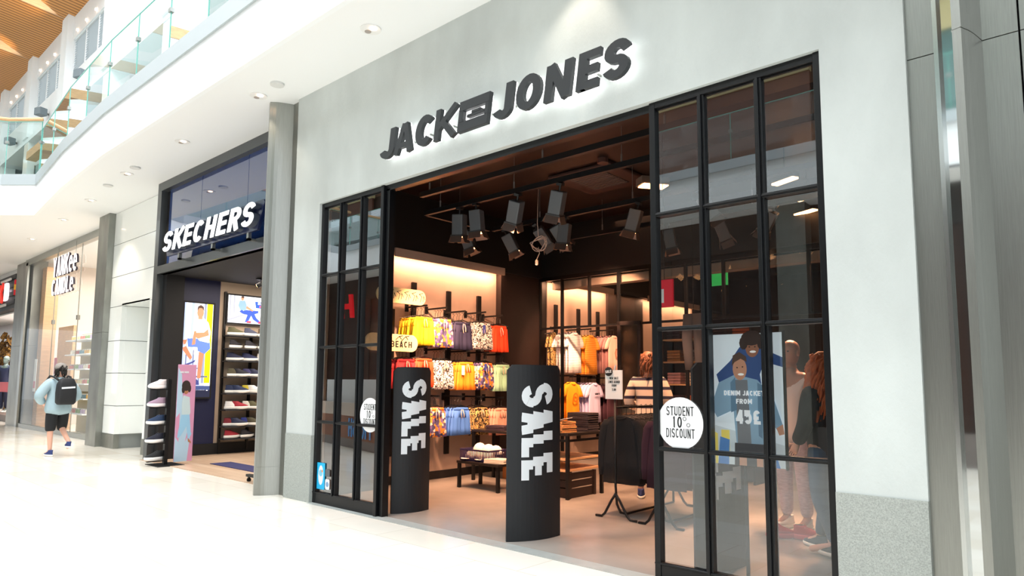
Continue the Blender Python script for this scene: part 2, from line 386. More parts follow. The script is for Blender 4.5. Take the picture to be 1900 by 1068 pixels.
balustrade('long clear glass balustrade on the grey kerb above the walkway', [(x, y+.04) for x, y in EDGE[:4]], 6.1, 7.22)
bl = balustrade('glass balustrade with a timber handrail on the crossing bridge at far left', [(x, y+.04) for x, y in EDGE[3:]], 6.1, 7.4)
hr = MB(); hr.tube([(EDGE[i][0]+18.3+.1, EDGE[i][1]-3.96, 1.32) for i in (3,4,5,6)], .045, 8); hr.build('handrail', m_woodl, bl, smooth=True)
# upper floor frontage: shops, white band, louvres, bulkhead
UY = 6.0
u = MB(); u.box(-60,UY,10.2, 4,UY+.3,11.25); u.box(-60,UY,12.45, 4,UY+.3,13.3); u.build('wall_upper', m_white, kind='structure')
bx(-60,UY-.12,10.05, 4,UY+3,10.2).build('ceiling_upper', m_white, kind='structure')
bx(-60,UY+2.2,5.9, 4,UY+2.4,10.2).build('wall_upper_back', mat('upper shop back', '8f9a98', .7), kind='structure')
for i in range(12):
    x = -7.9-4.3*i
    bx(x-.32,UY-.18,10.2, x+.32,UY+.1,13.3).build('trim_9', m_white, kind='structure')
    bx(x-.3,UY-.1,5.9, x+.3,UY+.4,10.2).build('trim_10', m_wpanel, kind='structure')
    if i < 3: continue
    lv = thing('louvre_panel', f'white louvred vent panel in the upper wall, number {i-2} bay from the near end', 'vent', (x-2.15, UY+.1, 11.3))
    lv['label'] = 'white louvred vent panel high on the wall, ' + ('topmost and nearest in view' if i == 3 else ORD[i-3]+' bay along from the nearest')
    m = MB()
    for k in range(14): m.obox((0,0,.04+k*.08), (1.75,0,0), (0,.05,.028), (0,.004,.007))
    m.build('louvre_blades', mat('louvre', 'c3cbcd', .5), lv)
    m = MB()
    for q in (-1.78,-.6,.6,1.78): m.box(q-.025,-.06,0, q+.025,.06,1.14)
    m.box(-1.8,-.06,1.12,1.8,.06,1.16)
    m.build('frame', m_white, lv)
    ug = thing('upper_shop_window', 'tall dark glazed shop window upstairs, '+ORD[i-3]+' along from the near end', 'shop window', (x-2.15, UY+.15, 5.9))
    m = MB()
    for q in (-1.8,-.6,.6,1.8): m.box(q-.03,-.03,0, q+.03,.03,3.3)
    m.build('frame', m_steel_d, ug); bx(-1.8,-.005,.02,1.8,.005,3.28).build('pane', mat('teal glass', '6f8f90', .05, spec=.8), ug)
    fl = thing('floodlight', 'small grey cube floodlight on the white band, '+ORD[i-3]+' along from the near end', 'floodlight', (x-1.9, UY-.25, 10.55), R(20))
    bx(-.16,-.13,-.13,.16,.13,.13).build('housing', mat('lamp grey', '6f7a80', .4), fl, bevel=.02); bx(-.03,.1,-.03,.03,.3,.03).build('bracket', m_steel, fl)
    for k in range(4):
        cx = x-.8-.9*k
        m = MB().cyl(0,0,-.015,.015,.04,12); o = m.build('bulkhead_spot', m_down, smooth=False); o.location = (cx,UY-.03,12.62); o.rotation_euler = (R(90),0,0)
        tag(o, 'tiny warm spotlight in the white bulkhead under the timber roof', 'spotlight', 'warm spots along the roof bulkhead')
    if i % 2: continue
    wl = thing('shop_lintel', 'wooden shop lintel box upstairs, '+ORD[i-3]+' along from the near end', 'lintel', (x-2.15, UY-.05, 9.15))
    bx(-1.3,-.2,.05, 1.3,.1,.34).build('box', m_woodl, wl)
# timber roof folds
for k in range(-1, 7):
    x = -25.6+4.3*(-k)+.35; z = 13.25-.0*k
    t = thing('timber_roof_fold', 'slatted timber roof fold, '+ORD[k+1]+' along towards the far left', 'roof panel', (x, 6, z))
    m = MB(); m.prism([(0,0,.0),(-4.3,0,0),(-4.3,-.3,.05),(0,-5.6,.5)], (0,0,.06)); m.build('slatted_slope', m_wood, t)
    m = MB(); m.prism([(0,0,0),(0,-9,.8),(0,-9,1.25),(0,-.8,.45)], (.05,0,0)); m.build('side_web', m_woodl, t)
    m = MB(); m.poly([(-4.3,-.6,.3),(0,-6,.9),(0,-9,1.5),(-4.3,-9,1.9)]); m.build('skylight_glass', m_gbal, t)
# bulkhead crown between roof folds
m = MB()
for k in range(0, 8):
    x = -21.0-4.3*k
    m.prism([(x,UY+.05,13.2),(x-4.3,UY+.05,13.2),(x-4.0,UY+.05,13.5),(x-2.2,UY+.05,14.0),(x-.3,UY+.05,13.6)], (0,.1,0))
m.build('trim_11', m_white, kind='structure')

for x in (-24.5,-28.6,-32.6): lamp('SPOT', 'roof_uplight', (x, 5.4, 12.4), 80, (1,.72,.40), (x-1.2, 3.2, 13.6), .05, angle=110)
# downlights in the soffit
DL = [(-3.2,4.06,0),(-5.75,4.08,0),(-8.26,4.12,0),(-10.79,4.17,0),(-13.28,4.2,0),(-15.86,4.36,0),(-18.3,4.5,0),(-21.5,4.6,0)]
for i, (x, y, _) in enumerate(DL):
    t = thing('downlight', 'twin recessed downlight in the white soffit, '+ORD[i]+' from the near end', 'ceiling light', (x, y, 5.19), group='twin downlights in the walkway soffit')
    MB().cyl(0,0,-.012,.0,.11,24).build('trim_ring', mat('ring white', 'e6e6e4', .4), t)
    MB().cyl(.045,0,-.02,-.012,.04,14).build('bulb', m_down, t); MB().cyl(-.05,0,-.018,-.012,.035,14).build('baffle', mat('baffle', 'a59c94', .4), t)
    if x < -8:
        lamp('SPOT', 'downlight_beam', (x, y, 5.15), 30 if x > -12 else 170, (1,.85,.68), (x, y, 0), .04, angle=95)
lamp('SPOT', 'sign_wash', (-3.2, 4.06, 5.1), 26, (1,.86,.72), (-3.35, 4.54, 4.2), .03, angle=70, blend=.7)
for i, (x, y) in enumerate(((-7.74,4.1),(-14.35,4.22),(-12.76,4.16))):
    tag(MB().cyl(x,y,5.165,5.19,.085,20).build('smoke_detector', mat('detector', 'd5d6d4', .5)), ['flat white disc detector in the soffit above the near steel column','flat white disc detector in the soffit above the white panels','flat white disc detector in the soffit above the dark glass fascia'][i], 'detector')

# ------------------------------------------------------------------ steel columns
def steel_fin(name, x0, flip=1, yb=4.60, z1=5.19, w=.21, dep=.26, n='column'):
    prof = [(x0,yb),(x0,yb-dep),(x0+.045,yb-dep-.012)]
    for i in range(1, 7):
        a = i/6; prof.append((x0+.045+(w-.045)*a, yb-dep+dep*a-.045*math.sin(PI*a)))
    m = MB(); zs = [0,.355,.362,z1] if n == 'column' else [0,.36,.367,3.43,3.437,z1]
    for a, b in zip(zs, zs[1:]):
        g = (b-a) < .02; e = .004 if g else 0
        m.prism([(px-e, py+e, a) for px, py in prof], (0,0,b-a))
    return m.build(name, m_steel, kind='structure')
steel_fin('trim_12', -8.375)
bx(-8.165,4.585,0, -7.97,4.72,5.19).build('trim_13', m_steel, kind='structure')
steel_fin('trim_14', -.612, w=.112, dep=.26, n='r')
m = MB()
for a, b in ((0,.36),(.366,3.43),(3.436,5.19)): m.box(-.885,4.575,a, -.735,4.74,b)
m.build('trim_15', m_steel, kind='structure')
bx(-.735,4.53,0, -.712,4.74,5.19).build('trim_16', mat('bright edge', 'c9cdcb', .2, .9), kind='structure')
bx(-.712,4.60,0, -.60,4.64,5.19).build('trim_17', m_mirror, kind='structure')
m = MB()
for a, b in ((0,.36),(.366,3.43),(3.436,5.19)): m.box(-.505,4.585,a, -.335,4.74,b); m.box(-.325,4.585,a, .4,4.74,b)
m.build('trim_18', m_steel, kind='structure')
bx(-.6,4.66,0, 1.5,4.78,5.19).build('wall_right_front', m_blackm, kind='structure')
# far column and white clad wall
def slab_col(x0, x1, y0, y1, nm): 
    m = MB(); zs = [0,2.05,2.056,5.19]
    m.box(x0,y0,0,x1,y1,2.5); m.box(x0,y0,2.506,x1,y1,5.19); return m.build(nm, m_steel_d, kind='structure')
slab_col(-17.42,-16.75,5.0,5.3,'trim_19'); slab_col(-26.9,-25.3,5.42,5.9,'trim_20')
m = MB()
def wp(x0,z0,x1,z1,y=5.13): m.box(x0+.006,y,z0+.006,x1-.006,y+.1,z1-.006)
for a, b in ((3.05,3.72),(3.72,4.45),(4.45,5.19)): wp(-16.75,a,-13.75,b)
for a, b in ((.3,.9),(.9,1.6),(1.6,2.3),(2.3,3.05)): wp(-16.75,a,-16.0,b); wp(-14.45,a,-13.75,b); m.box(-16.0,5.7,a+.006,-14.45,5.8,b-.006)
for a, b in ((.3,.9),(.9,1.6),(1.6,2.3),(2.3,3.05)): m.box(-16.06,5.23,a+.006,-16.0,5.7,b-.006)
m.box(-16.0,5.13,3.05,-14.45,5.8,3.09); m.build('wall_white_clad', m_wpanel, kind='structure')
m = MB(); m.box(-16.75,5.12,0,-16.0,5.23,.3); m.box(-14.45,5.12,0,-13.75,5.23,.3); m.box(-16.0,5.69,0,-14.45,5.8,.3); m.build('baseboard_clad', m_steel_d, kind='structure')
m = MB(); m.box(-16.75,5.235,0,-16.06,5.9,5.19); m.box(-14.44,5.235,0,-13.62,5.9,5.19); m.box(-16.06,5.81,0,-14.4,5.9,3.1); m.box(-16.1,5.24,3.1,-14.4,5.9,5.19); m.build('wall_clad_backing', mat('joint grey','8d9290',.6), kind='structure')

# ================================================================== CLOTHES SHOP FRONT
def glazed_door(nm, x0, x1, thick_right=False):
    t = bpy.data.objects.new(nm, None); COL.objects.link(t); t.location = (x0, 4.61, 0); t['kind'] = 'structure'
    w = x1-x0; top = 3.60 if not thick_right else 3.60; top = 3.665
    m = MB(); m.box(0,-.035,0,.05,.035,top); m.box(w-.05,-.045,0,w,.045,top); m.box(.05,-.035,top-.055,w-.05,.035,top); m.box(.05,-.03,0,w-.05,.03,.12)
    m.box(.0,-.04,.12,w,-.0,.135); m.build('frame', m_black, t, bevel=.004)
    m = MB()
    for k in (1, 2):
        q = w*k/3; m.box(q-.028,-.03,.12,q+.028,.045,top-.055); m.box(q-.010,-.05,.12,q+.010,-.03,top-.055)
    m.build('mullion', m_black, t, bevel=.004)
    m = MB()
    for z in (.965, 1.865, 2.755): m.box(.05,-.035,z-.016,w-.05,.03,z+.016); m.box(.05,-.043,z-.006,w-.05,-.035,z+.006)
    m.build('transom', m_black, t, bevel=.003)
    MB().poly([(.05,0,.135),(w-.05,0,.135),(w-.05,0,top-.055),(.05,0,top-.055)]).build('glass_pane', m_glass, t)
    return t
glazed_door('door_1', -7.37, -6.10)
bx(-6.09,4.60,0,-6.03,4.68,3.62).build('trim_21', m_black, kind='structure')
glazed_door('door_2', -2.69, -1.385)

# halo-lit shop sign on the plaster
sg = thing('shop_sign', 'large dark grey JACK JONES letters with a white halo glow on the pale plaster', 'shop sign', (-5.97, 4.54, 3.875))
m_letter = mat('sign grey', '2b2e31', .45)
LX = [('J',-5.972,-5.687),('A',-5.729,-5.38),('C',-5.378,-5.056),('K',-5.074,-4.739),('J',-4.246,-3.979),('O',-3.97,-3.639),('N',-3.631,-3.302),('E',-3.282,-3.021),('S',-3.018,-2.731)]
SL = .045
for ch, a, b in LX:
    w = b-a-SL; hh = .315; ww = w/hh
    ps = []
    tt = .17 if ch in 'AK' else .21
    for pl in glyph(ch, ww/1.3, tt):
        for q in stroke(pl, tt): ps.append([(p[0]*1.3*hh+SL/hh*p[1]*hh, p[1]*hh) for p in q])
    o = put(ps, (a+5.97, -.10, 0), (1,0,0), (0,0,1), (0,-1,0), .045).build('letter', m_letter, sg)
    put(ps, (a+5.97, -.082, 0), (1,0,0), (0,0,1), (0,-1,0), .016).build('led_back', m_led, o)
def blk(x0, x1, z0, z1, sl=.045): return [(x0+sl*z0/.31,z0),(x1+sl*z0/.31,z0),(x1+sl*z1/.31,z1),(x0+sl*z1/.31,z1)]
m = MB(); lg = 1.247; P = []
P += [blk(0,.41,0,.095), blk(0,.41,.205,.30), blk(0,.06,.095,.205), blk(.36,.41,.095,.205), blk(.12,.36,.122,.150), blk(.18,.30,.150,.178), blk(.06,.075,.095,.12)]
o = put(P, (lg, -.10, 0), (1,0,0), (0,0,1), (0,-1,0), .05).build('logo_block', m_letter, sg, bevel=.004)
put([blk(.02,.39,.02,.28)], (lg, -.078, 0), (1,0,0), (0,0,1), (0,-1,0), .014).build('led_back', m_led, o)

m = MB()
for q in (.15,.45,.75,1.1,1.35,1.6,1.9,2.2,2.5,2.85,3.1): m.box(q-.006,-.06,.13,q+.006,.0,.145)
m.build('standoff', m_steel, sg)
# stickers on the door glass
def disc_sticker(x, z, r, label):
    t = thing('round_sticker', label, 'sticker', (x, 4.60, z))
    MB().prism([(p[0],0,p[1]) for p in ell(0,0,r,r*1.03,36)], (0,-.003,0)).build('disc', mat('sticker white', 'f3f4f5', .5), t)
    mb = MB()
    put(text_polys('STUDENT', .07*r/.19, .12, .5, .16, width=1.2*r, center=True), (0,-.003,.30*r), (1,0,0), (0,0,1), (0,-1,0), .001, mb=mb)
    put(text_polys('10', .085*r/.19, .13, .45, .18, center=True), (-.12*r,-.003,-.18*r), (1,0,0), (0,0,1), (0,-1,0), .001, mb=mb)
    put([q for pl in (ell(.2*r,.18*r,.07*r,.07*r,12),ell(.36*r,-.06*r,.07*r,.07*r,12)) for q in stroke(pl+[pl[0]], .02*r)], (0,-.003,0), (1,0,0), (0,0,1), (0,-1,0), .001, mb=mb)
    put(text_polys('DISCOUNT', .07*r/.19, .12, .5, .16, width=1.25*r, center=True), (0,-.003,-.58*r), (1,0,0), (0,0,1), (0,-1,0), .001, mb=mb)
    mb.build('lettering', m_ink, t)
disc_sticker(-6.29, 1.08, .185, 'round white STUDENT 10% DISCOUNT sticker on the left glass panel')
disc_sticker(-2.475, 1.16, .185, 'round white STUDENT 10% DISCOUNT sticker on the right glass panel')
t = thing('blue_sticker', 'tall bright blue sticker with a white badge at the bottom of the left glass', 'sticker', (-7.22, 4.60, .17))
bx(-.095,-.003,0,.07,0,.31).build('sheet', mat('sky blue', '12b0e6', .5), t)
put([ell(-.012,.165,.052,.115,24)], (0,-.003,0), (1,0,0), (0,0,1), (0,-1,0), .001).build('badge', m_print, t)
put([ell(-.012,.19,.038,.04,20)], (0,-.004,0), (1,0,0), (0,0,1), (0,-1,0), .001).build('badge_center', mat('badge blue', '7fc4e0', .5), t)
put([ell(.018,.215,.014,.016,12)], (0,-.005,0), (1,0,0), (0,0,1), (0,-1,0), .001).build('orange_dot', mat('orange dot', 'ee8a3a', .5), t)
t = thing('white_sticker', 'small white and blue rounded sticker beside the tall blue one', 'sticker', (-7.09, 4.60, .18))
put([rrect(-.045,0,.045,.12,.02)], (0,0,0), (1,0,0), (0,0,1), (0,-1,0), .003).build('sheet', m_print, t)
put([ell(0,.06,.03,.03,16)], (0,-.003,0), (1,0,0), (0,0,1), (0,-1,0), .001).build('mark', mat('mark blue', '7c9ec4', .5), t)
tag(bx(-7.135,4.596,.33,-7.045,4.60,.41).build('grey_sticker', mat('grey label', '5a5f63', .6)), 'small dark grey square label above the white sticker on the left glass', 'sticker')

# security panels with SALE
def sale_panel(x0, y0, x1, y1, z1, tl, ln, lh, label, side=1, mirror=False):
    a = Vector((x0, y0, 0)); b = Vector((x1, y1, 0)); d = (b-a); L = d.length; d.normalize(); nrm = Vector((d.y, -d.x, 0))
    t = thing('security_panel', label, 'security gate', (x0, y0, 0))
    N = 14
    def P(s, z, off=0): return d*(s*L) + nrm*(.07*(1-(2*s-1)**2)+off) + Vector((0,0,z))
    mb = MB(); rc = .05
    for i in range(N):
        s0, s1 = i/N, (i+1)/N
        def top(s): 
            e = min(s*L, (1-s)*L); return z1-(rc-math.sqrt(max(0, rc*rc-(rc-e)**2)) if e < rc else 0)
        q = [P(s0,0), P(s1,0), P(s1,top(s1)), P(s0,top(s0))]; off = [P(s0,0,-.02), P(s1,0,-.02), P(s1,top(s1),-.02), P(s0,top(s0),-.02)]
        n = len(mb.v); mb.v += [tuple(p) for p in q+off]
        mb.f += [(n,n+1,n+2,n+3), (n+7,n+6,n+5,n+4), (n+3,n+2,n+6,n+7), (n,n+4,n+5,n+1)]
        if i == 0: mb.f.append((n,n+3,n+7,n+4))
        if i == N-1: mb.f.append((n+1,n+5,n+6,n+2))
    mb.build('panel', mat('charcoal panel', '14171b', .6, noise=.05, nscale=200), t)
    polys = text_polys('SALE', 1, .215, .52, .07); TW = max(p[0] for q in polys for p in q)
    mb = MB()
    def clip(q, y0, y1):
        for sgn, lim in ((1, y0), (-1, y1)):
            out = []
            for i in range(len(q)):
                p, r = q[i], q[(i+1) % len(q)]; ip = sgn*(p[1]-lim) >= 0; ir = sgn*(r[1]-lim) >= 0
                if ip: out.append(p)
                if ip != ir: k = (lim-p[1])/(r[1]-p[1]); out.append((p[0]+(r[0]-p[0])*k, lim))
            q = out
            if len(q) < 3: return []
        return q
    for q in polys:
        for bi in range(12):
            c0, c1 = bi/12, (bi+1)/12
            cq = clip(q, c0, c1)
            if len(cq) < 3: continue
            sh = -.075*(bi//4-1)
            if (cq[0][0]) < .55: sh *= .35
            pts = []
            for px_, py_ in cq:
                s = (.5+((py_-.5)*lh)/L); z = tl-(px_+sh)/TW*ln
                pts.append(P(s if side > 0 else 1-s, z, .003+.00004*(len(mb.f)%60)))
            mb.poly(pts)
    mb.build('lettering', m_print, t)
    return t
sale_panel(-6.12, 4.79, -6.03, 5.26, 1.62, 1.475, .80, .31, 'black curved SALE panel just inside the left glazed panel')
sale_panel(-4.30, 4.70, -4.12, 5.26, 1.62, 1.44, .86, .345, 'black curved SALE panel standing free in the middle of the shop entrance')
sale_panel(-2.55, 4.95, -2.37, 5.50, 1.62, 1.44, .86, .345, 'black curved SALE panel behind the glass beside the denim poster')

# ------------------------------------------------------------------ denim poster on a pole
t = thing('denim_poster', 'poster of two young men in denim jackets priced 45£ on a thin pole behind glass', 'poster', (-2.335, 4.735, .0)); t.scale = (.90, 1, .975)
bx(0,0,.90,.64,.03,1.86).build('board', mat('poster sky', 'dfe9ee', .5, noise=.04, nscale=2, emit=.5), t)  # printed board given its own glow to brighten the poster
m = MB(); m.box(-.01,-.004,.89,.0,.034,1.87); m.box(.64,-.004,.89,.65,.034,1.87); m.build('frame', m_black, t)
m = MB(); m.tube([(.30,.05,0),(.30,.05,1.3)], .016); m.box(.12,-.03,0,.48,.2,.012); m.build('stand', m_pole, t)
def art(par, O, U, V, N, layers, nm='print'):
    for i, (polys, mt) in enumerate(layers): put(polys, O, U, V, N, 0, lift=.0012+.0006*i).build(nm, mt, par)
pm = lambda n, c, e=.5: mat('print '+n, c, .5, emit=e)  # poster inks glow as well, brightness put into the material
art(t, (0,0,.90), (1,0,0), (0,0,1), (0,-1,0), [
 ([ [(0,.0),(.64,.0),(.64,.16),(0,.30)] ], pm('pavement','c9d3d6')),
 ([ [(.02,.0),(.10,.0),(.10,.22),(.02,.26)], [(.13,.05),(.2,.05),(.2,.25),(.13,.25)] ], pm('yellow blue','e8d25a')),
 ([ [(.10,.0),(.19,.0),(.2,.18),(.12,.2)], [(.5,.0),(.6,.0),(.55,.16)] ], pm('street blue','3f7fc0')),
 ([ [(.30,.86),(.36,.88),(.50,.84),(.64,.78),(.64,.71),(.50,.75),(.46,.66),(.5,.4),(.28,.4),(.26,.62),(.12,.60),(.10,.66),(.22,.76)] ], pm('blue denim','294a7c')),
 ([ ell(.405,.855,.055,.07,20) ], pm('brown skin','8b5b44')),
 ([ ell(.40,.925,.085,.055,16), ell(.335,.89,.035,.05,10), ell(.475,.89,.03,.05,10) ], pm('curly hair','2a1d19')),
 ([ ell(.41,.825,.026,.009,10) ], pm('teeth','f2efe9')),
 ([ [(.12,.60),(.26,.66),(.44,.62),(.56,.50),(.63,.30),(.58,.27),(.50,.38),(.50,.14),(.26,.14),(.24,.40),(.10,.34),(.05,.42)] ], pm('light denim','7f9fb4')),
 ([ [(.26,.62),(.36,.62),(.38,.16),(.27,.16)] ], pm('grey tee','6c6f73')),
 ([ [(.245,.16),(.50,.16),(.52,.0),(.24,.0)] ], pm('dark shorts','2c3036')),
 ([ [(.22,.60),(.26,.64),(.27,.40),(.22,.38)], [(.44,.60),(.48,.58),(.47,.20),(.44,.22)] ], pm('denim seam','59798f')),
 ([ ell(.30,.70,.058,.082,20), [(.58,.28),(.63,.31),(.64,.24),(.60,.23)], [(.28,.0),(.34,.0),(.34,.06),(.28,.06)], [(.42,.0),(.47,.0),(.47,.06),(.42,.06)] ], pm('tan skin','b98468')),
 ([ [(.235,.72),(.245,.80),(.30,.825),(.355,.79),(.36,.75),(.31,.775),(.26,.75)] ], pm('short hair','4a362b')),
 ([ ell(.31,.66,.026,.009,10) ], pm('teeth','f2efe9')),
 ([ ell(.28,.71,.007,.005,8), ell(.325,.715,.007,.005,8), ell(.385,.86,.007,.005,8), ell(.43,.86,.007,.005,8) ], pm('eyes','1b1614')),
])
mb = MB()
for s, z, w in (('DENIM JACKET', 1.405, .33), ('FROM', 1.345, .13)): put(text_polys(s, .036, .22, .66, .14, width=w, center=True), (.33,-.010,z), (1,0,0), (0,0,1), (0,-1,0), .001, mb=mb)
for q in mb.v: pass
put(text_polys('45£', .10, .24, .6, .1, center=True), (.36,-.010,1.20), (1,0,0), (0,0,1), (0,-1,0), .001, mb=mb)
mb.build('lettering', mat('poster white', 'f6f7f8', .5, emit=.5), t)  # printed lettering glows along with the poster

# ================================================================== CLOTHES SHOP INTERIOR
ceil_unit = thing('ceiling_cassette', 'square air conditioning cassette set in the dark shop ceiling', 'air conditioner', (-5.08, 7.35, 4.2))
m = MB(); m.box(-.5,-.5,-.05,.5,.5,0); m.build('cassette_frame', mat('dark red brown', '3a2421', .5), ceil_unit, bevel=.02)
m = MB(); m.box(-.28,-.28,-.06,.28,.28,-.05)
for k in range(9): m.box(-.27,-.27+k*.065,-.068,.27,-.25+k*.065,-.06)
m.build('grille', mat('grille grey', '5b4d48', .5), ceil_unit)
tag(MB().cyl(-4.62,6.75,4.14,4.2,.07,16).build('smoke_detector', mat('det2', '51352f', .5)), 'round smoke detector on the dark shop ceiling beside the cassette', 'detector')
def track(label, x0, y0, x1, y1, cables, z=3.7):
    t = thing('lighting_track', label, 'lighting track', (x0, y0, z))
    d = Vector((x1-x0, y1-y0, 0)); L = d.length; d.normalize(); n = Vector((-d.y, d.x, 0))
    MB().obox(d*(L/2), d*(L/2), n*.025, (0,0,.03)).build('rail', m_pole, t)
    m = MB()
    for c in cables: m.tube([d*c+Vector((0,0,.03)), d*c+Vector((0,0,4.2-z))], .004, 5); m.tube([d*c+Vector((0,0,.03)), d*c+Vector((0,0,.12))], .010, 6)
    m.build('cable', mat('steel cable', '8a8683', .4, .6), t)
track('front lighting track hung just inside the shop opening', -6.2, 5.2, -1.2, 5.2, (.15,1.9,3.3))
track('second lighting track from the front, carrying four spotlights', -6.85, 5.82, -1.2, 5.82, (.3,1.6,3.1))
track('short lighting track running back from the corner of the second track', -6.85, 5.85, -6.85, 7.05, (.6,))
track('third lighting track from the front, hung across the shop', -6.82, 7.1, -1.2, 7.1, (.9,2.4))
track('rear lighting track hung farthest back in the dark ceiling', -6.6, 8.3, -1.2, 8.3, (.9,3.2))
sp = thing('track_spotlight', 'x', 'spotlight', (0,0,0))
bx(-.03,-.05,-.03,.03,.05,.0).build('adapter', m_pole, sp)
MB().tube([(0,0,-.03),(0,0,-.09)], .014).build('stem', m_pole, sp)
body = MB(); body.box(-.075,-.075,-.36,.075,.075,-.09); body_o = body.build('housing', mat('spot housing', '55595d', .45), sp, bevel=.012)
bx(-.085,-.085,-.37,.085,.085,-.352).build('collar', mat('spot collar', '26282a', .4), sp)
m = MB(); m.obox((0,.095,-.40), (.08,0,0), (0,.02,-.05), (0,.003,.001)); m.obox((0,-.095,-.40), (.08,0,0), (0,-.02,-.05), (0,.003,-.001)); m.obox((.095,0,-.40), (0,.08,0), (.02,0,-.05), (.003,0,0)); m.obox((-.095,0,-.40), (0,.08,0), (-.02,0,-.05), (.003,0,0))
m.build('barn_doors', mat('barn door', '4a3a33', .4), sp)
bx(-.06,-.06,-.378,.06,.06,-.37).build('lamp_face', m_spotglow, sp)
SP = [  # x, y, z, tilt about x, tilt about y, label
 (-6.18,5.82,3.67,8,-4,'track spotlight nearest the corner of the second track'),
 (-5.89,5.82,3.67,4,3,'second track spotlight from the corner, hanging nearly upright'),
 (-5.18,5.82,3.67,22,-20,'track spotlight tilted forward in the middle of the second track'),
 (-4.55,5.82,3.67,16,-16,'rightmost track spotlight on the second track'),
 (-6.85,6.5,3.67,10,18,'track spotlight on the short side track, leftmost of all'),
 (-6.60,7.1,3.67,14,24,'track spotlight at the left end of the third track'),
 (-6.03,7.1,3.67,35,28,'dark track spotlight beside the hanging white cable'),
 (-5.72,7.1,3.67,28,26,'track spotlight lowered just right of the hanging white cable'),
 (-5.46,7.1,3.67,5,-8,'unlit dark track spotlight second right of the hanging white cable'),
 (-4.33,7.1,3.67,8,-18,'upper of the two track spotlights beside the right glass panel'),
 (-4.62,8.3,3.67,6,10,'lower of the two track spotlights beside the right glass panel'),
 (-3.55,7.1,3.67,20,30,'track spotlight seen through the first glass bay on the right'),
 (-3.1,8.3,3.67,25,-30,'track spotlight seen through the middle glass bay on the right'),
 (-2.5,8.3,3.67,-20,30,'track spotlight seen through the last glass bay on the right'),
 (-3.9,8.3,3.67,30,20,'far track spotlight on the rear track in the middle glass bay'),
]
for i, (x, y, z, ax, ay, lb) in enumerate(SP):
    o = sp if i == 0 else dup(sp)
    o.location = (x, y, z); o.rotation_euler = (R(ax), R(-ay), R(20)); o['label'] = lb; o['group'] = 'track spotlights in the shop ceiling'
# the light the spotlights throw
for (x, y), to, pw in (((-6.2,5.8),(-7.4,6.4,1.9),150), ((-5.9,5.8),(-7.3,7.1,1.5),150), ((-5.2,5.8),(-7.4,7.9,1.7),160), ((-6.7,6.6),(-7.5,6.8,.8),90), ((-4.5,5.8),(-6.4,7.0,.5),110),
                     ((-6.0,8.3),(-7.3,9.7,1.8),190), ((-5.5,8.3),(-7.3,10.9,1.9),230), ((-5.6,7.2),(-5.7,7.4,.8),90), ((-4.4,7.2),(-4.9,8.2,1.4),120), ((-4.6,8.2),(-4.6,7.6,1.2),90),
                     ((-4.5,5.9),(-4.9,6.6,0),90), ((-5.9,5.9),(-6.0,6.1,0),80), ((-6.8,6.0),(-6.9,5.9,0),60), ((-3.1,8.2),(-2.5,6.9,1.1),150), ((-2.6,8.2),(-2.2,6.8,.2),170), ((-3.5,7.1),(-3.4,8.6,0),170), ((-3.0,6.0),(-3.4,6.4,0),70)):
    lamp('SPOT', 'spotlight_beam', (x, y, 3.2), pw*3.1, WARM, to, .05, angle=62, blend=.6)
lamp('AREA', 'shop_rear_fill', (-3.6, 12, 4.1), 170, WARM, (-3.6, 12, 0), 5, 6)  # added fill over the rear of the shop, no fixture of its own
# hanging cable with plug
t = thing('hanging_cable', 'coiled white cable with a plug hanging from the dark shop ceiling', 'cable', (-5.9, 7.05, 3.36))
pts = [(.11*math.cos(a*.9)*(1-.2*math.sin(a*2.3)), .03*math.sin(a), .09*math.sin(a*.9)+.03*math.cos(a*1.7)) for a in [i*.35 for i in range(64)]]
m = MB(); m.tube(pts, .007, 6); m.tube([(0,0,.09),(-.02,0,.3),(0,0,.84)], .005, 6); m.tube([(0,0,-.05),(.02,0,-.14),(-.03,0,-.22)], .006, 6); m.build('cord', mat('white cord', 'c9b3a5', .5), t, smooth=True)
MB().lathe(-.03,0,[(-.30,.012),(-.29,.022),(-.24,.022),(-.22,.009)],10).build('plug', mat('plug white', 'e0cdbd', .5), t, smooth=True)
# box lamp near the right panel, batten lamps beyond
t = thing('box_lamp', 'small hanging box lamp with a glowing bar beside the right glass panel', 'lamp', (-3.93, 6.75, 3.72), R(55))
bx(-.17,-.09,0,.17,.09,.09).build('housing', mat('box lamp', '6b5a50', .5), t); bx(-.15,-.095,-.012,.15,.07,0).build('tube', m_spotglow, t); MB().tube([(0,0,.09),(0,0,.48)],.005,5).build('cable', m_pole, t)
for i, (x, y, z) in enumerate(((-2.80,7.78,3.8),(-2.85,8.66,3.8),(-3.05,9.2,3.75))):
    t = thing('batten_lamp', 'glowing batten lamp behind the right glass, '+('highest','middle','lowest')[i]+' of three', 'lamp', (x, y, z), R(-25), group='three batten lamps behind the right glass')
    bx(-.17,-.05,0,.17,.05,.05).build('housing', m_pole, t); bx(-.16,-.045,-.02,.16,.045,0).build('tube', m_spotglow, t); MB().tube([(0,0,.05),(0,0,.39)],.005,5).build('cable', m_pole, t)

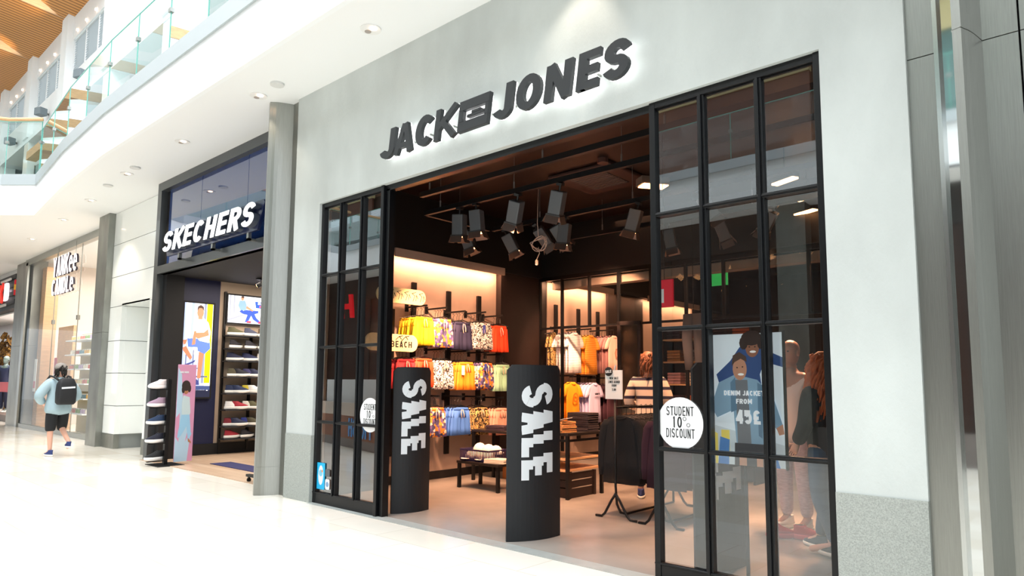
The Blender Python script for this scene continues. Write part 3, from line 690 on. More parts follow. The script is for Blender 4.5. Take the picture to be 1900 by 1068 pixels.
# framed screen of black steel across the shop
sc = thing('framed_screen', 'black steel framed partition screen with tall panes, behind the tables', 'screen', (-7.72, 9.28, 0))
m = MB(); m.box(0,-.03,3.25,6.9,.03,3.32); m.box(0,-.02,2.385,6.9,.02,2.42)
for i, q in enumerate((.0,.50,1.08,1.66,2.26,2.86,3.46,4.06,4.66,5.26,5.86)): m.box(q-.02,-.025,0 if i in (0,1,5,9) else 2.4,q+.02,.025,3.27)
m.build('frame', m_black, sc)
MB().poly([(0,0,2.42),(6.9,0,2.42),(6.9,0,3.25),(0,0,3.25)]).build('glass_pane', m_gclear, sc)
bx(-7.72,9.24,3.32,-.72,9.34,4.2).build('trim_22', m_shopwall, kind='structure')

# garments ---------------------------------------------------------------
def ering(z, rx, ry, cx=0, n=20, wave=0, ph=0, cy=0):
    return [(cx+rx*math.cos(2*PI*i/n), cy+ry*math.sin(2*PI*i/n)+wave*math.sin(cx*9+5*PI*math.cos(2*PI*i/n)+ph), z) for i in range(n)]
m_cord = mat('cord', 'd8c3b0', .7)
hg = MB(); hg.tube([(0,0,-.02),(0,0,.05),(.02,0,.075),(.0,0,.10),(-.02,0,.085)], .0035, 5); hg.tube([(-.17,0,-.05),(0,0,-.01),(.17,0,-.05)], .008, 6)
hang = tag(hg.build('hanger', m_pole), 'black hanger', 'hanger')
def make_shorts():
    m = MB(); m.loft([ering(0,.155,.014), ering(-.06,.168,.02,wave=.004), ering(-.14,.18,.019,wave=.007)])
    for s in (-1, 1): m.loft([ering(-.04,.085,.02,s*.088,wave=.004,ph=s), ering(-.16,.092,.019,s*.092,wave=.007,ph=s), ering(-.30,.098,.020,s*.098,wave=.009,ph=s), ering(-.40,.104,.020,s*.102,wave=.010,ph=s+.4)])
    o = m.build('swim_shorts', mat('shorts base', 'd8c020', .7), smooth=True)
    MB().loft([ering(.006,.154,.017), ering(-.035,.160,.019)]).build('waistband', mat('shorts base', 'd8c020', .7), o, smooth=True)
    MB().tube([(-.012,-.035,-.02),(-.03,-.05,-.09),(-.022,-.055,-.16)], .005, 5).tube([(.012,-.035,-.02),(.025,-.05,-.09),(.02,-.055,-.14)], .005, 5).build('drawstring', m_cord, o, smooth=True)
    return tag(o, 'x', 'shorts')
def make_tee(long=False):
    m = MB(); h = .74 if long else .72
    m.loft([ering(.0,.075,.012), ering(-.025,.13,.016), ering(-.055,.20,.02), ering(-.11,.222,.022,wave=.004), ering(-.28,.222,.019,wave=.007), ering(-.5,.228,.024,wave=.010,ph=.5), ering(-h,.236,.024,wave=.012,ph=.9)])
    for s in (-1, 1):
        if long: m.loft([ering(-.05,.05,.022,s*.17), ering(-.12,.055,.026,s*.215), ering(-.30,.05,.026,s*.25,wave=.004), ering(-.55,.042,.024,s*.262,wave=.004), ering(-.66,.032,.02,s*.262)])
        else: m.loft([ering(-.045,.05,.018,s*.165), ering(-.12,.068,.022,s*.222), ering(-.20,.072,.023,s*.268), ering(-.265,.070,.022,s*.295,wave=.004)])
    o = m.build('sweatshirt' if long else 'tshirt', mat('tee base', 'eeeeee', .8), smooth=True)
    MB().tube([(.072*math.cos(a), -.004+.03*math.sin(a)-.004, -.012-.03*max(0,-math.sin(a))) for a in [2*PI*i/16 for i in range(17)]], .008, 6).build('collar', mat('tee base', 'eeeeee', .8), o, smooth=True)
    return tag(o, 'x', 'sweatshirt' if long else 't-shirt')
shorts0 = make_shorts(); tee0 = make_tee(); sweat0 = make_tee(True)
first = {'s': True, 't': True, 'w': True, 'h': True}
def hangup(proto, key, pos, rz, m_, label, group, collar=None, jit=.03, tw=1):
    loc = (pos[0], pos[1], pos[2]); rz = rz+random.uniform(-jit, jit)
    mats = {'swim_shorts': m_, 'waistband': m_, 'tshirt': m_, 'sweatshirt': m_, 'collar': collar or m_}
    o = dup(proto, loc, rz, label, group, mats)
    if key == 't': o.scale = (.82*tw, 1, 1)
    if key == 's': o.scale = (random.uniform(.95,1.06), 1, random.uniform(.97,1.04))
    h = dup(hang, (pos[0], pos[1], pos[2]+(.05 if key == 's' else .015)), rz, 'hanger of the '+label.replace(', ', ' ', 1).replace(' from the front', ''), 'hangers'+group)
    h['group'] = 'hangers of the '+group
    return o
c_yel = mat('yellow cloth','f2cf1c',.7); c_or = mat('orange cloth','f08a1e',.7); c_red = mat('red orange cloth','ee4a22',.7); c_dred = mat('dark red cloth','a81f2c',.7)
c_nav = mat('navy cloth','1f2140',.8); c_mint = mat('mint cloth','a9dcb8',.7); c_blue = mat('blue cloth','4a7fd6',.7); c_pink = mat('pink cloth','e2a08c',.8)
c_multi = pattern('multi floral', ['4a4676','e0762c','d9d2c8','6d5a92','e9a23c','3c3a60'], 26); c_bw = pattern('mono leaf', ['e6e2de','2b2730','efeae6','3a343c'], 13, 'blot')
c_leaf = pattern('dark leaf', ['2a241c','c9a868','1e1a16','a98a50'], 12, 'blot')
XF = -7.42
ROWS = [ # y, z, n, material, colour words, row words
 (6.32,2.37,6,c_yel,'yellow','top'),(6.70,2.37,4,c_multi,'purple and orange floral','top'),(7.08,2.35,5,c_nav,'navy','top'),(7.52,2.37,5,c_bw,'black and white leaf print','top'),(7.92,2.35,3,c_red,'red-orange','top'),
 (6.0,1.76,3,c_dred,'dark red','middle'),(6.33,1.78,3,c_red,'red-orange','middle'),(6.70,1.76,4,c_bw,'black and white leaf print','middle'),(7.18,1.75,5,c_or,'orange','middle'),(7.60,1.75,4,c_multi,'purple and orange floral','middle'),(7.98,1.73,3,c_mint,'mint green','middle'),
 (6.15,1.08,3,c_nav,'navy','bottom'),(6.58,1.08,4,c_multi,'purple and orange floral','bottom'),(7.07,1.07,4,c_blue,'blue','bottom'),(7.50,1.06,4,c_leaf,'dark leaf print','bottom'),(7.96,1.04,4,c_pink,'pink','bottom')]
for k, (y, z, n, mm, cw, rw) in enumerate(ROWS):
    extra = ' by the glass' if k >= 16 else ''
    arm = thing('garment_rod', f'black rod carrying the {cw} shorts, {rw} row{extra}', 'display arm', (-7.82, y, z+.16), group='display arms on the lit wall')
    bx(0,-.012,0,.46,.012,.025).build('bar', m_pole, arm); bx(0,-.03,-.05,.012,.03,.06).build('plate', m_pole, arm)
    for i in range(n):
        hangup(shorts0, 's', (XF-.067*i, y+random.uniform(-.015,.015), z), R(90), mm,
               f'{cw} swim shorts, {rw} row{extra}, {ORD[i]} from the front', f'{cw} shorts in the {rw} row{extra}', jit=.04)
# price tags and printed words on two of the front pairs
t = thing('swing_tag', 'blue and white swing tag on the front black and white leaf print shorts', 'price tag', (XF+.05, 7.50, 2.34)); bx(0,-.03,-.13,.004,.03,0).build('card', mat('tag blue','3a4a9a',.5), t)
t = thing('swing_tag', 'pale card swing tag on the front orange shorts', 'price tag', (XF+.05, 7.06, 1.70)); bx(0,-.03,-.14,.004,.03,0).build('card', m_paper, t)
t = thing('swing_tag', 'dark blue swing tag on the front floral shorts of the middle row', 'price tag', (XF+.05, 7.54, 1.74)); bx(0,-.025,-.11,.004,.025,0).build('card', mat('tag blue','3a4a9a',.5), t)
t = put(text_polys('JACK', .075, .2, .7, .12, width=.27), (XF+.056, 7.30, 1.70), (0,0,-1), (0,1,0), (1,0,0), .002); tag(t.build('printed_word', m_cord), 'pale word JACK printed down the leg of the front orange shorts', 'lettering')
# uprights on the wall
for i, (y, z0, z1) in enumerate(((6.45,.4,2.93),(7.15,.36,2.87),(7.82,.36,2.86),(6.05,.4,2.5),(9.85,.4,2.9),(10.55,.4,2.88),(11.2,.4,2.88))):
    tag(bx(-7.835,y-.04,z0,-7.795,y+.04,z1).build('wall_upright', m_pole), 'black upright on the lit wall, '+['behind the yellow shorts','behind the navy shorts','behind the red-orange shorts at right','at the near end beside the glazed panel','behind the white striped t-shirts','behind the orange t-shirts','behind the pink t-shirts'][i], 'wall upright')
# oval boards
def oval_board(y1, z, L, hgt, label, draw):
    t = thing('oval_board', label, 'display board', (-7.36, y1-L/2, z))
    MB().prism([(0,p[0],p[1]) for p in rrect(-L/2,-hgt/2,L/2,hgt/2,hgt/2-.001,8)], (.03,0,0)).build('board', mat('board cream','ffe2a8',.6), t, bevel=.004)
    put(draw, (.031,0,0), (0,1,0), (0,0,1), (1,0,0), .001).build('drawing', m_ink, t)
    MB().tube([(0,0,0),(-.46,0,0)], .012).build('bracket', m_pole, t)
scr = []
random.seed(3)
for k in range(5):
    cx = -.2+k*.13; scr += stroke([(cx,-.06),(cx+.03,.02),(cx-.02,.05),(cx+.05,.07)], .008)+stroke([(cx+.05,-.05),(cx+.06,.03),(cx+.09,-.02)], .008)
oval_board(6.27, 2.63, .85, .215, 'upper oval cream board with black doodles above the yellow shorts', scr)
dr = [[(p[0]+.02,p[1]-.06) for p in q] for q in text_polys('BEACH', .085, .18, .6, .2, width=.36)]+stroke([(.1,.04),(.16,.09),(.2,.05)], .01)+stroke([(.16,.09),(.22,.1)], .01)+stroke([(.2,.03),(.27,.09),(.31,.05)], .01)+stroke([(.27,.09),(.33,.1)], .01)
oval_board(6.14, 1.98, .88, .235, 'lower oval white board lettered BEACH in front of the yellow shorts', [[(p[0]-.0,p[1]) for p in q] for q in [[(p[0]-.05,p[1]) for p in q] for q in dr]])
# t-shirts behind the screen
c_ws = pattern('white stripe', ['f4efec','f4efec','f4efec','8c7f9c'], 34, 'st'); c_os = pattern('orange stripe', ['f5941f','f5941f','f6c060'], 30, 'st'); c_pk = mat('pale pink tee','f2cdbf',.8); c_lil = mat('lilac tee','c9c4ea',.8); c_plum = mat('plum tee','4a2c3c',.8); c_ye = mat('amber tee','f59a12',.8)
c_mv = mat('mauve tee','b98a8c',.8)
for y, z, n, mm, cw, rw, m2 in ((9.69,2.35,6,c_ws,'white striped','upper',c_ws),(10.17,2.33,4,c_os,'orange striped','upper',c_os),(10.93,2.36,8,c_pk,'pale pink','upper',c_mv),(9.62,1.47,2,c_ye,'amber','lower',c_ye),(10.28,1.46,6,c_lil,'lilac','lower',c_lil),(10.85,1.44,6,c_plum,'plum','lower',c_plum)):
    arm = thing('garment_rod', f'black arm carrying the {cw} t-shirts of the {rw} row', 'display arm', (-7.82, y, z+.10), group='display arms on the lit wall')
    bx(0,-.012,0,.58,.012,.025).build('bar', m_pole, arm)
    for i in range(n):
        hangup(tee0, 't', (-7.26-.07*i, y+random.uniform(-.01,.01), z), R(90), mm if i == 0 else m2, f'{cw} t-shirt, {rw} row, {ORD[i]} from the front', f'{cw} t-shirts in the {rw} row')
t = put([q for q in stroke(ell(0,0,.055,.085,6)+[ell(0,0,.055,.085,6)[0]], .03)], (-7.19,10.93,2.02), (0,1,0), (0,0,1), (1,0,0), .003); tag(t.build('shirt_print', mat('brown print','c08a72',.7)), 'brown hexagon print on the front pale pink t-shirt', 'shirt print')
t = put([q for q in stroke(ell(0,0,.06,.07,16)+[ell(0,0,.06,.07,16)[0]], .03)], (-7.19,9.62,1.2), (0,1,0), (0,0,1), (1,0,0), .003); tag(t.build('shirt_print', mat('orange print','c96a10',.7)), 'dark orange ring print on the front amber t-shirt', 'shirt print')
t = put(text_polys('SHORTS', .035, .2, .6, .15, width=.16, center=True), (-7.19,10.28,1.24), (0,1,0), (0,0,1), (1,0,0), .003)
tag(t.build('shirt_print', m_ink), 'small dark chest lettering on the front lilac t-shirt', 'shirt print')
for k in range(2): hangup(tee0, 't', (-7.56-.07*k, 9.47, 2.35), R(90), c_leaf, f'dark leaf print shirt behind the first screen pane, {ORD[k]} from the front', 'dark leaf print shirts behind the screen', tw=.5)

# hanging rails near the entrance
def garment_rail(x, y, L, label, cloths, W_=.26, pole_top=1.30, second=False):
    t = thing('garment_rail', label, 'clothes rail', (x, y, 0))
    m = MB()
    m.tube([(0,0,pole_top),(0,0,.35),(0,.02,.16),(0,.09,.06),(0,.2,.03),(0,L,.03)], .014)
    m.tube([(0,0,1.19),(0,L,1.19)], .013); m.tube([(0,L,1.19),(0,L,.03)], .014)
    m.build('rail_frame', m_pole, t, smooth=True)
    for yy in (0, L):
        for s in (-1, 1):
            MB().tube([(0,yy,.27),(s*.05,yy,.2),(s*.14,yy,.05),(s*.18,yy,.016),(s*W_,yy,.014)], .014).build('foot', m_pole, t, smooth=True)
    return t
garment_rail(-4.16, 6.28, 1.25, 'black clothes rail loaded with black sweatshirts beside the right glass', None)
garment_rail(-3.60, 6.25, 1.25, 'black clothes rail loaded with plum sweatshirts behind the right glass', None)
c_blk = mat('black knit','141417',.9,bump=.3,bscale=200); c_pl = mat('plum knit','33182a',.9,bump=.3,bscale=200); c_bg = mat('beige knit','c9a27c',.9)
for i in range(9): hangup(sweat0, 'w', (-4.16, 6.40+.105*i, 1.10), 0, c_blk, f'black sweatshirt on the left rail, {ORD[i]} from the front', 'black sweatshirts on the left rail')
for i in range(8): hangup(sweat0, 'w', (-3.60, 6.38+.11*i, 1.10), 0, c_pl if i not in (3,) else c_bg, f'{"plum" if i != 3 else "beige"} sweatshirt on the right rail, {ORD[i]} from the front', 'plum sweatshirts on the right rail' if i != 3 else 'beige sweatshirts')
t = thing('rail_sign', 'white NEW SALE LINES card with a round black SALE badge above the black sweatshirts', 'sign', (-4.16, 6.27, 1.28))
bx(-.115,-.006,0,.105,.006,.315).build('card', m_paper, t); mb = MB()
for s, z, w in (('NEW SALE', .215, .11), ('LINES ADDED', .175, .15), ('FROM', .135, .06), ('5.00', .09, .05)): put(text_polys(s, .026, .16, .5, .15, width=w, center=True), (-.0,-.007,z), (1,0,0), (0,0,1), (0,-1,0), .001, mb=mb)
mb.build('lettering', m_ink, t); MB().prism([(p[0]-.065,-.012,p[1]+.30) for p in ell(0,0,.05,.05,24)], (0,-.004,0)).build('badge', m_ink, t)
put(text_polys('SALE', .03, .2, .6, .12, width=.08, center=True), (-.065,-.017,.285), (1,0,.08), (0,0,1), (0,-1,0), .001).build('badge_lettering', m_print, t); MB().tube([(0,.0,.315),(.02,0,.37)],.008).build('clip', m_paper, t)

# tables ---------------------------------------------------------------
def table(label, x0, y0, x1, y1, z, shelves=(), th=.035, nm='display_table', rails=()):
    t = thing(nm, label, 'table', (x0, y0, 0)); w, d = x1-x0, y1-y0
    bx(0,0,z-th,w,d,z).build('tabletop', m_gravel, t, bevel=.004)
    for ax in (.03, w-.03):
        for ay in (.03, d-.03): bx(ax-.02,ay-.02,0,ax+.02,ay+.02,z-th).build('leg', m_pole, t)
    for s in shelves: bx(.05,.03,s-.025,w-.05,d-.03,s).build('shelf', m_woodl if z > .8 else m_gravel, t)
    for s in rails: bx(.05,.015,s-.03,w-.05,.035,s).build('rail', m_pole, t); bx(w-.045,.05,s-.03,w-.02,d-.05,s).build('rail', m_pole, t)
table('low black bench table holding the dark blue crate', -7.02, 6.62, -6.22, 7.1, .37)
table('black table with folded trousers behind the low bench', -7.38, 7.25, -6.25, 7.75, .75)
table('tall black table with pale shelves and folded brown trousers right of the middle SALE panel', -6.2, 6.85, -5.24, 7.65, .82, (.50,.36), rails=(.74,))
# crate with caps
t = thing('plastic_crate', 'dark blue slatted plastic crate on the low bench', 'crate', (-6.72, 6.86, .371)); m = MB(); W2, D2 = .27, .19
m.box(-W2,-D2,0,W2,D2,.02)
for k in range(19):
    q = -W2+k*2*W2/18
    for s in (-1, 1): m.box(q-.006,s*D2-.005,0,q+.006,s*D2+.005,.15)
for k in range(13):
    q = -D2+k*2*D2/12
    for s in (-1, 1): m.box(s*W2-.005,q-.006,0,s*W2+.005,q+.006,.15)
for z in (.03,.15): m.box(-W2-.008,-D2-.008,z-.012,W2+.008,-D2+.006,z+.012); m.box(-W2-.008,D2-.006,z-.012,W2+.008,D2+.008,z+.012); m.box(-W2-.008,-D2,z-.012,-W2+.006,D2,z+.012); m.box(W2-.006,-D2,z-.012,W2+.008,D2,z+.012)
m.build('basket', mat('crate blue','2a2348',.5), t)
for k in range(7):
    c = thing('baseball_hat', 'white cap in the blue crate, '+['at the front left','front middle','front right','on top at the left','on top in the middle','on top at the right','at the back'][k], 'cap', (-6.72+[-.16,.0,.15,-.1,.06,.19,0][k], 6.86+[-.07,-.07,-.06,.02,.03,.04,.1][k], .40+[0,0,0,.09,.08,.07,.0][k]), R(40*k), group='white caps in the blue crate')
    MB().lathe(0,0,[(0,.095),(.045,.092),(.085,.07),(.11,.04),(.118,.006)],14).build('crown', mat('white cotton','f3e9e2',.9), c, smooth=True)
    MB().prism([(p[0],p[1]-.12,.002) for p in ell(0,0,.07,.08,14)], (0,0,.006)).build('peak', mat('white cotton','f3e9e2',.9), c)
def folded(x, y, z, w, d, h, mm, label, cat, n=1, rz=0, group=None, nm='folded_trousers'):
    for i in range(n):
        t = thing(nm, label if n == 1 else label+', '+(('lowest','middle','top')[i] if n == 3 else ('lower','upper')[i] if n == 2 else ORD[i]+' up'), cat, (x+random.uniform(-.01,.01), y+random.uniform(-.01,.01), z+i*h), rz+random.uniform(-.06,.06), group=group)
        m = MB(); 
        for a in range(2): m.loft([[(sx*w/2*(1-.03*a), sy*d/2, h*(a*.48)+hz) for sx, sy, hz in ((-1,-.96,.0),(-.5,-1,-.0),(.6,-1,.0),(1,-.9,.0),(1,1,0),(-1,1,0))], [(sx*w/2*(1.02-.03*a), sy*d/2*1.02, h*(a*.48+.24)) for sx, sy in ((-1,-.96),(-.5,-1),(.6,-1),(1,-.9),(1,1),(-1,1))], [(sx*w/2*.98, sy*d/2*.98, h*(a*.48+.48)+hz) for sx, sy, hz in ((-1,-.96,0),(-.5,-1,.006),(.6,-1,.003),(1,-.9,0),(1,1,0),(-1,1,0))]])
        m.build('cloth', mm, t, smooth=False, bevel=.006)
c_br = mat('tan trousers','b8834e',.8); c_dk = mat('aubergine trousers','2c1f2c',.9); c_cr = mat('cream cloth','ecdcc8',.9)
folded(-6.95,7.42,.751,.34,.26,.035,c_dk,'dark folded trousers, left pile on the back table','trousers',2,R(8))
folded(-6.45,7.50,.751,.36,.26,.04,c_dk,'dark folded trousers, right pile on the back table','trousers',3,R(-12))
folded(-6.37,6.76,.371,.30,.22,.03,c_cr,'cream folded cloth on the low bench','clothing',2,R(15),nm='folded_cloth')
folded(-5.52,7.0,.821,.40,.28,.028,c_br,'tan folded trousers at the tall table front corner','trousers',5,R(-6))
folded(-5.95,7.05,.821,.38,.28,.03,c_br,'tan folded trousers at the tall table left','trousers',2,R(6))
folded(-5.45,7.45,.821,.34,.26,.03,mat('dark denim','2a2228',.9),'dark folded jeans at the tall table back','jeans',8,R(2),nm='folded_jeans')
folded(-5.9,7.1,.361,.3,.22,.03,c_dk,'dark purple folded top on the lower shelf','clothing',2,nm='folded_cloth')
tag(MB().obox((-5.44,6.96,.975),(.12,0,.03),(0,.09,.005),(-.0005,0,.002)).build('price_card', m_paper), 'white card lying on the tan trousers of the tall table', 'card')
t = thing('standing_card', 'blank cream card standing on the tall table by the middle SALE panel', 'card', (-5.78,6.98,.885)); bx(-.08,-.004,0,.08,.004,.23).build('card', mat('cream card','f2d8b8',.6), t); bx(-.05,-.03,-.004,.05,.03,0).build('foot', m_pole, t)
t = thing('wooden_crate', 'dark wooden slatted crate on the floor under the tall table', 'crate', (-5.50,7.22,0)); m = MB()
for k in range(3): m.box(-.2,-.27,.03+.1*k,-.185,.27,.115+.1*k); m.box(.185,-.27,.03+.1*k,.2,.27,.115+.1*k); m.box(-.2,-.27,.03+.1*k,.2,-.255,.115+.1*k)
for sx in (-.2,.2):
    for sy in (-.27,.27): m.box(sx-.02,sy-.02,0,sx+.02,sy+.02,.32)
m.box(-.2,-.27,0,.2,.27,.03); m.build('slats', mat('dark wood','22140f',.6,noise=.2,nscale=5), t)
t = thing('cardboard_box', 'orange-brown cardboard box on the floor under the back table', 'box', (-6.98,7.85,0)); bx(-.17,-.14,0,.17,.14,.44).build('carton', mat('cardboard','b26f35',.8), t); bx(-.17,-.02,.44,.17,.02,.443).build('tape', mat('tape','8f5c30',.5), t)
# mirror, rear shelving, banner, exit sign
t = thing('standing_mirror', 'tall dark framed mirror behind the NEW SALE card', 'mirror', (-5.72, 9.05, 0), R(12)); m = MB(); m.box(-.19,-.03,.9,-.14,.03,2.42); m.box(.14,-.03,.9,.19,.03,2.42); m.box(-.19,-.03,2.36,.19,.03,2.42); m.box(-.19,-.03,.0,.19,.03,.9); m.build('frame', m_pier, t); bx(-.14,-.005,.9,.14,.005,2.36).build('mirror_glass', mat('mirror','b09a84',.08,1), t)
def shelving(x, y, w, label, short, z1=2.35, lv=(.3,.7,1.1,1.45,1.8,2.15), n=4):
    t = thing('shelf_unit', label, 'shelves', (x, y, 0)); bx(0,.33,0,w,.35,z1).build('back_panel', m_pier, t); m = MB()
    for q in (0, w): m.box(q-.015,0,0,q+.015,.35,z1)
    m.build('side_posts', m_pole, t)
    for z in lv: bx(0,0,z-.025,w,.33,z).build('shelf', m_woodl, t)
    cols = [c_br, c_cr, c_dk, mat('grey cloth','77757a',.8), c_mv, mat('rust cloth','a8552c',.8)]
    for a, z in enumerate(lv[1:]):
        for b in range(n):
            c = cols[(a*2+b*3) % 6]; o = MB()
            for l in range(4): o.box(x+.05+b*w/n,y+.04,z+l*.045+.002,x+(b+1)*w/n-.03,y+.3,z+(l+1)*.045-.004)
            tag(o.build('folded_pile', c, bevel=.008), f'folded clothes pile, {short}, {ORD[a]} shelf up, {ORD[b]} along', 'folded clothes')
shelving(-5.45, 9.6, .62, 'the rear shelf unit nearest the striped shopper', 'shelves by the striped shopper', n=2)
shelving(-4.78, 9.75, .7, 'the rear shelf unit behind the round sticker', 'shelves behind the round sticker', n=2)
t = thing('red_reflection', 'red banner with a white mark, seen through the right glass', 'reflection', (-3.66, 6.5, 2.27)); bx(-.09,-.01,0,.11,.01,.30).build('cloth', mat('banner red','c8102a',.6,emit=.25), t); put([[(-.09,.05),(.0,.05),(.0,.2),(-.04,.2),(-.04,.09),(-.09,.09)]], (0,-.012,0), (1,0,0), (0,0,1), (0,-1,0), .001).build('mark', m_print, t); MB().tube([(0,0,.3),(0,0,1.92)],.004,5).build('cable', m_pole, t)  # stands in for the reflection of a red sign opposite, with added glow
t = thing('exit_sign', 'small lit green exit sign hung from the ceiling deep in the shop', 'sign', (-5.6, 12, 3.3)); bx(-.17,-.02,0,.17,.02,.24).build('panel', mat('exit green','1f9a4a',.5,emit=.8), t); MB().tube([(0,0,.24),(0,0,.9)],.006,5).build('rod', m_pole, t)
t = thing('hanging_jeans', 'grey jeans hung from the ceiling behind the sticker pane', 'jeans', (-4.55,8.9,2.45)); m = MB()
for s in (-1, 1): m.loft([ering(0,.09,.05,s*.07), ering(-.35,.08,.05,s*.09,cy=-.03), ering(-.8,.06,.045,s*.08)])
m.build('denim', mat('grey denim','6b6a70',.9), t, smooth=True); MB().tube([(0,0,0),(0,0,1.75)],.004,5).build('cable', m_pole, t)

# ================================================================== SHOES
def outline(z, L, w, toe=1.0, y0=0, n=20, lift=0):
    out = []
    for i in range(n):
        a = 2*PI*i/n; s, c = math.sin(a), math.cos(a)
        wy = .5+.5*s                                     # 0 heel .. 1 toe
        ww = w*(.78+.30*math.sin(PI*min(1, wy*1.15))-.12*(1-wy))
        out.append((ww*c*(abs(c)**-.15 if abs(c) > .05 else 1), y0+L/2*s, z+lift*max(0, wy-.75)*4))
    return out
def make_shoe():
    r = thing('trainer', 'x', 'shoe', (0,0,0))
    MB().loft([outline(.004,.27,.036,lift=.012), outline(.016,.292,.043,lift=.010), outline(.034,.288,.041,lift=.006), outline(.040,.276,.038,lift=.004)]).build('sole', mat('sole white','ecebe6',.6), r, smooth=True)
    m = MB(); rings = []
    for z, L, w, yo in ((.036,.274,.037,0),(.050,.268,.037,-.002),(.062,.235,.034,-.016),(.076,.178,.031,-.040),(.090,.128,.029,-.062),(.104,.106,.028,-.074)): rings.append(outline(z, L, w, y0=yo))
    m.loft(rings, cap=True); m.build('upper', mat('upper', '333333', .7), r, smooth=True)
    put([ell(0,-.074,.020,.042,16)], (0,0,.1045), (1,0,0), (0,1,0), (0,0,1), .002).build('opening', m_blackm, r)
    m = MB()
    for k in range(4): m.tube([(-.022,.012-.02*k+.0,.068+.0095*k),(0,.016-.02*k,.078+.0095*k),(.022,.012-.02*k,.068+.0095*k)], .003, 5)
    m.build('laces', mat('laces','d8d6d0',.8), r)
    return r
shoe0 = make_shoe()
def shoe(loc, rz, up, label, sole='ecebe6', lace='d8d6d0', group=None, tilt=0, sz=1.0):
    o = dup(shoe0, loc, rz, label, group, {'upper': mat('upper '+up, up, .75), 'sole': mat('sole '+sole, sole, .6), 'laces': mat('laces '+lace, lace, .8)})
    o.rotation_euler = (tilt, 0, rz); o.scale = (sz, sz, sz*1.3); return o

# ================================================================== DARK BLUE SHOE SHOP
SY = 4.85
m = MB(); m.box(-13.55,SY,0,-13.38,5.25,5.19); m.box(-13.38,SY,5.03,-8.36,5.0,5.19); m.box(-13.38,SY,3.43,-8.36,5.0,3.58); m.build('trim_23', m_dframe, kind='structure')
bx(-13.38,SY+.12,0,-13.22,5.3,5.03).build('trim_24', m_blackm, kind='structure')
bx(-8.36,4.6,0,-8.05,12,5.19).build('wall_shoe_right', m_blackm, kind='structure')
m = MB()
for a, b in ((-13.22,-11.83),(-11.82,-10.13),(-10.12,-8.37)): m.box(a,SY+.10,3.585,b,SY+.13,4.17); m.box(a,SY+.10,4.18,b,SY+.13,5.03)
m.build('window_1', m_navyg, kind='structure')
bx(-13.38,SY+.14,3.5,-8.36,5.3,5.15).build('wall_shoe_front', m_blackm, kind='structure')
bx(-13.38,4.9,3.43,-8.36,12,3.55).build('ceiling', m_blackm, kind='structure')
bx(-13.5,4.78,0,-8.36,12,.006).build('floor', m_wfloor, kind='structure')
bx(-13.62,5.05,0,-13.5,6.12,3.5).build('wall_shoe_navy', m_navy, kind='structure')
bx(-13.62,6.12,0,-13.52,12,3.5).build('wall_shoe_left', mat('warm wall','b9a590',.8), kind='structure')
bx(-13.5,5.3,0,-13.47,12,.22).build('baseboard_shoe', m_blackm, kind='structure')
bx(-13.62,11.9,0,-8.36,12,3.5).build('wall_shoe_back', mat('warm wall','b9a590',.8), kind='structure')
lamp('AREA', 'shoe_shop_light', (-11.2, 7.5, 3.40), 230, (1,.86,.72), (-11.2,7.5,0), 3.5, 4)
lamp('SPOT', 'shoe_wall_spot', (-11.6, 6.9, 3.3), 60, (1,.86,.74), (-13.4, 6.7, 1.2), .05, angle=75)
t = thing('track_spotlight', 'small lit spotlight in the dark ceiling of the shoe shop', 'spotlight', (-12.4,6.4,3.42), R(40)); bx(-.05,-.12,-.02,.05,.12,0).build('adapter', m_pole, t); MB().tube([(0,0,-.02),(.03,.0,-.08)],.01).build('stem', m_pole, t); MB().tube([(.10,0,-.05),(-.06,0,-.13)],.045,12).build('housing', m_pole, t, smooth=True); MB().tube([(-.06,0,-.13),(-.065,0,-.133)],.038,12).build('lamp_face', m_spotglow, t)
# sign
sg = thing('shop_sign', 'white illuminated SKECHERS letters on a dark blue backing in front of navy glass', 'shop sign', (-12.56, 4.72, 3.70))
sign_letters(sg, 'SKECHERS', (0,-.01,0), .345, .185, .58, .13, .2, 3.28, mat('sign white','ffffff',.4,emit=.85), mat('letter side','3c4554',.5), .012, .09)
bk = [(-.03,-.05),(3.26,-.05),(3.46,.33),(3.42,.38),(.10,.38),(-.05,.02)]
MB().prism([(p[0],-.01,p[1]) for p in bk], (0,.045,0)).build('backing', mat('backing navy','101c44',.3,coat=.5), sg)
for q in (.45,1.75,2.95): MB().box(q-.03,.0,-.16,q+.03,.05,.02).box(q-.03,0,-.16,q+.03,.14,-.13).build('strut', m_steel, sg)
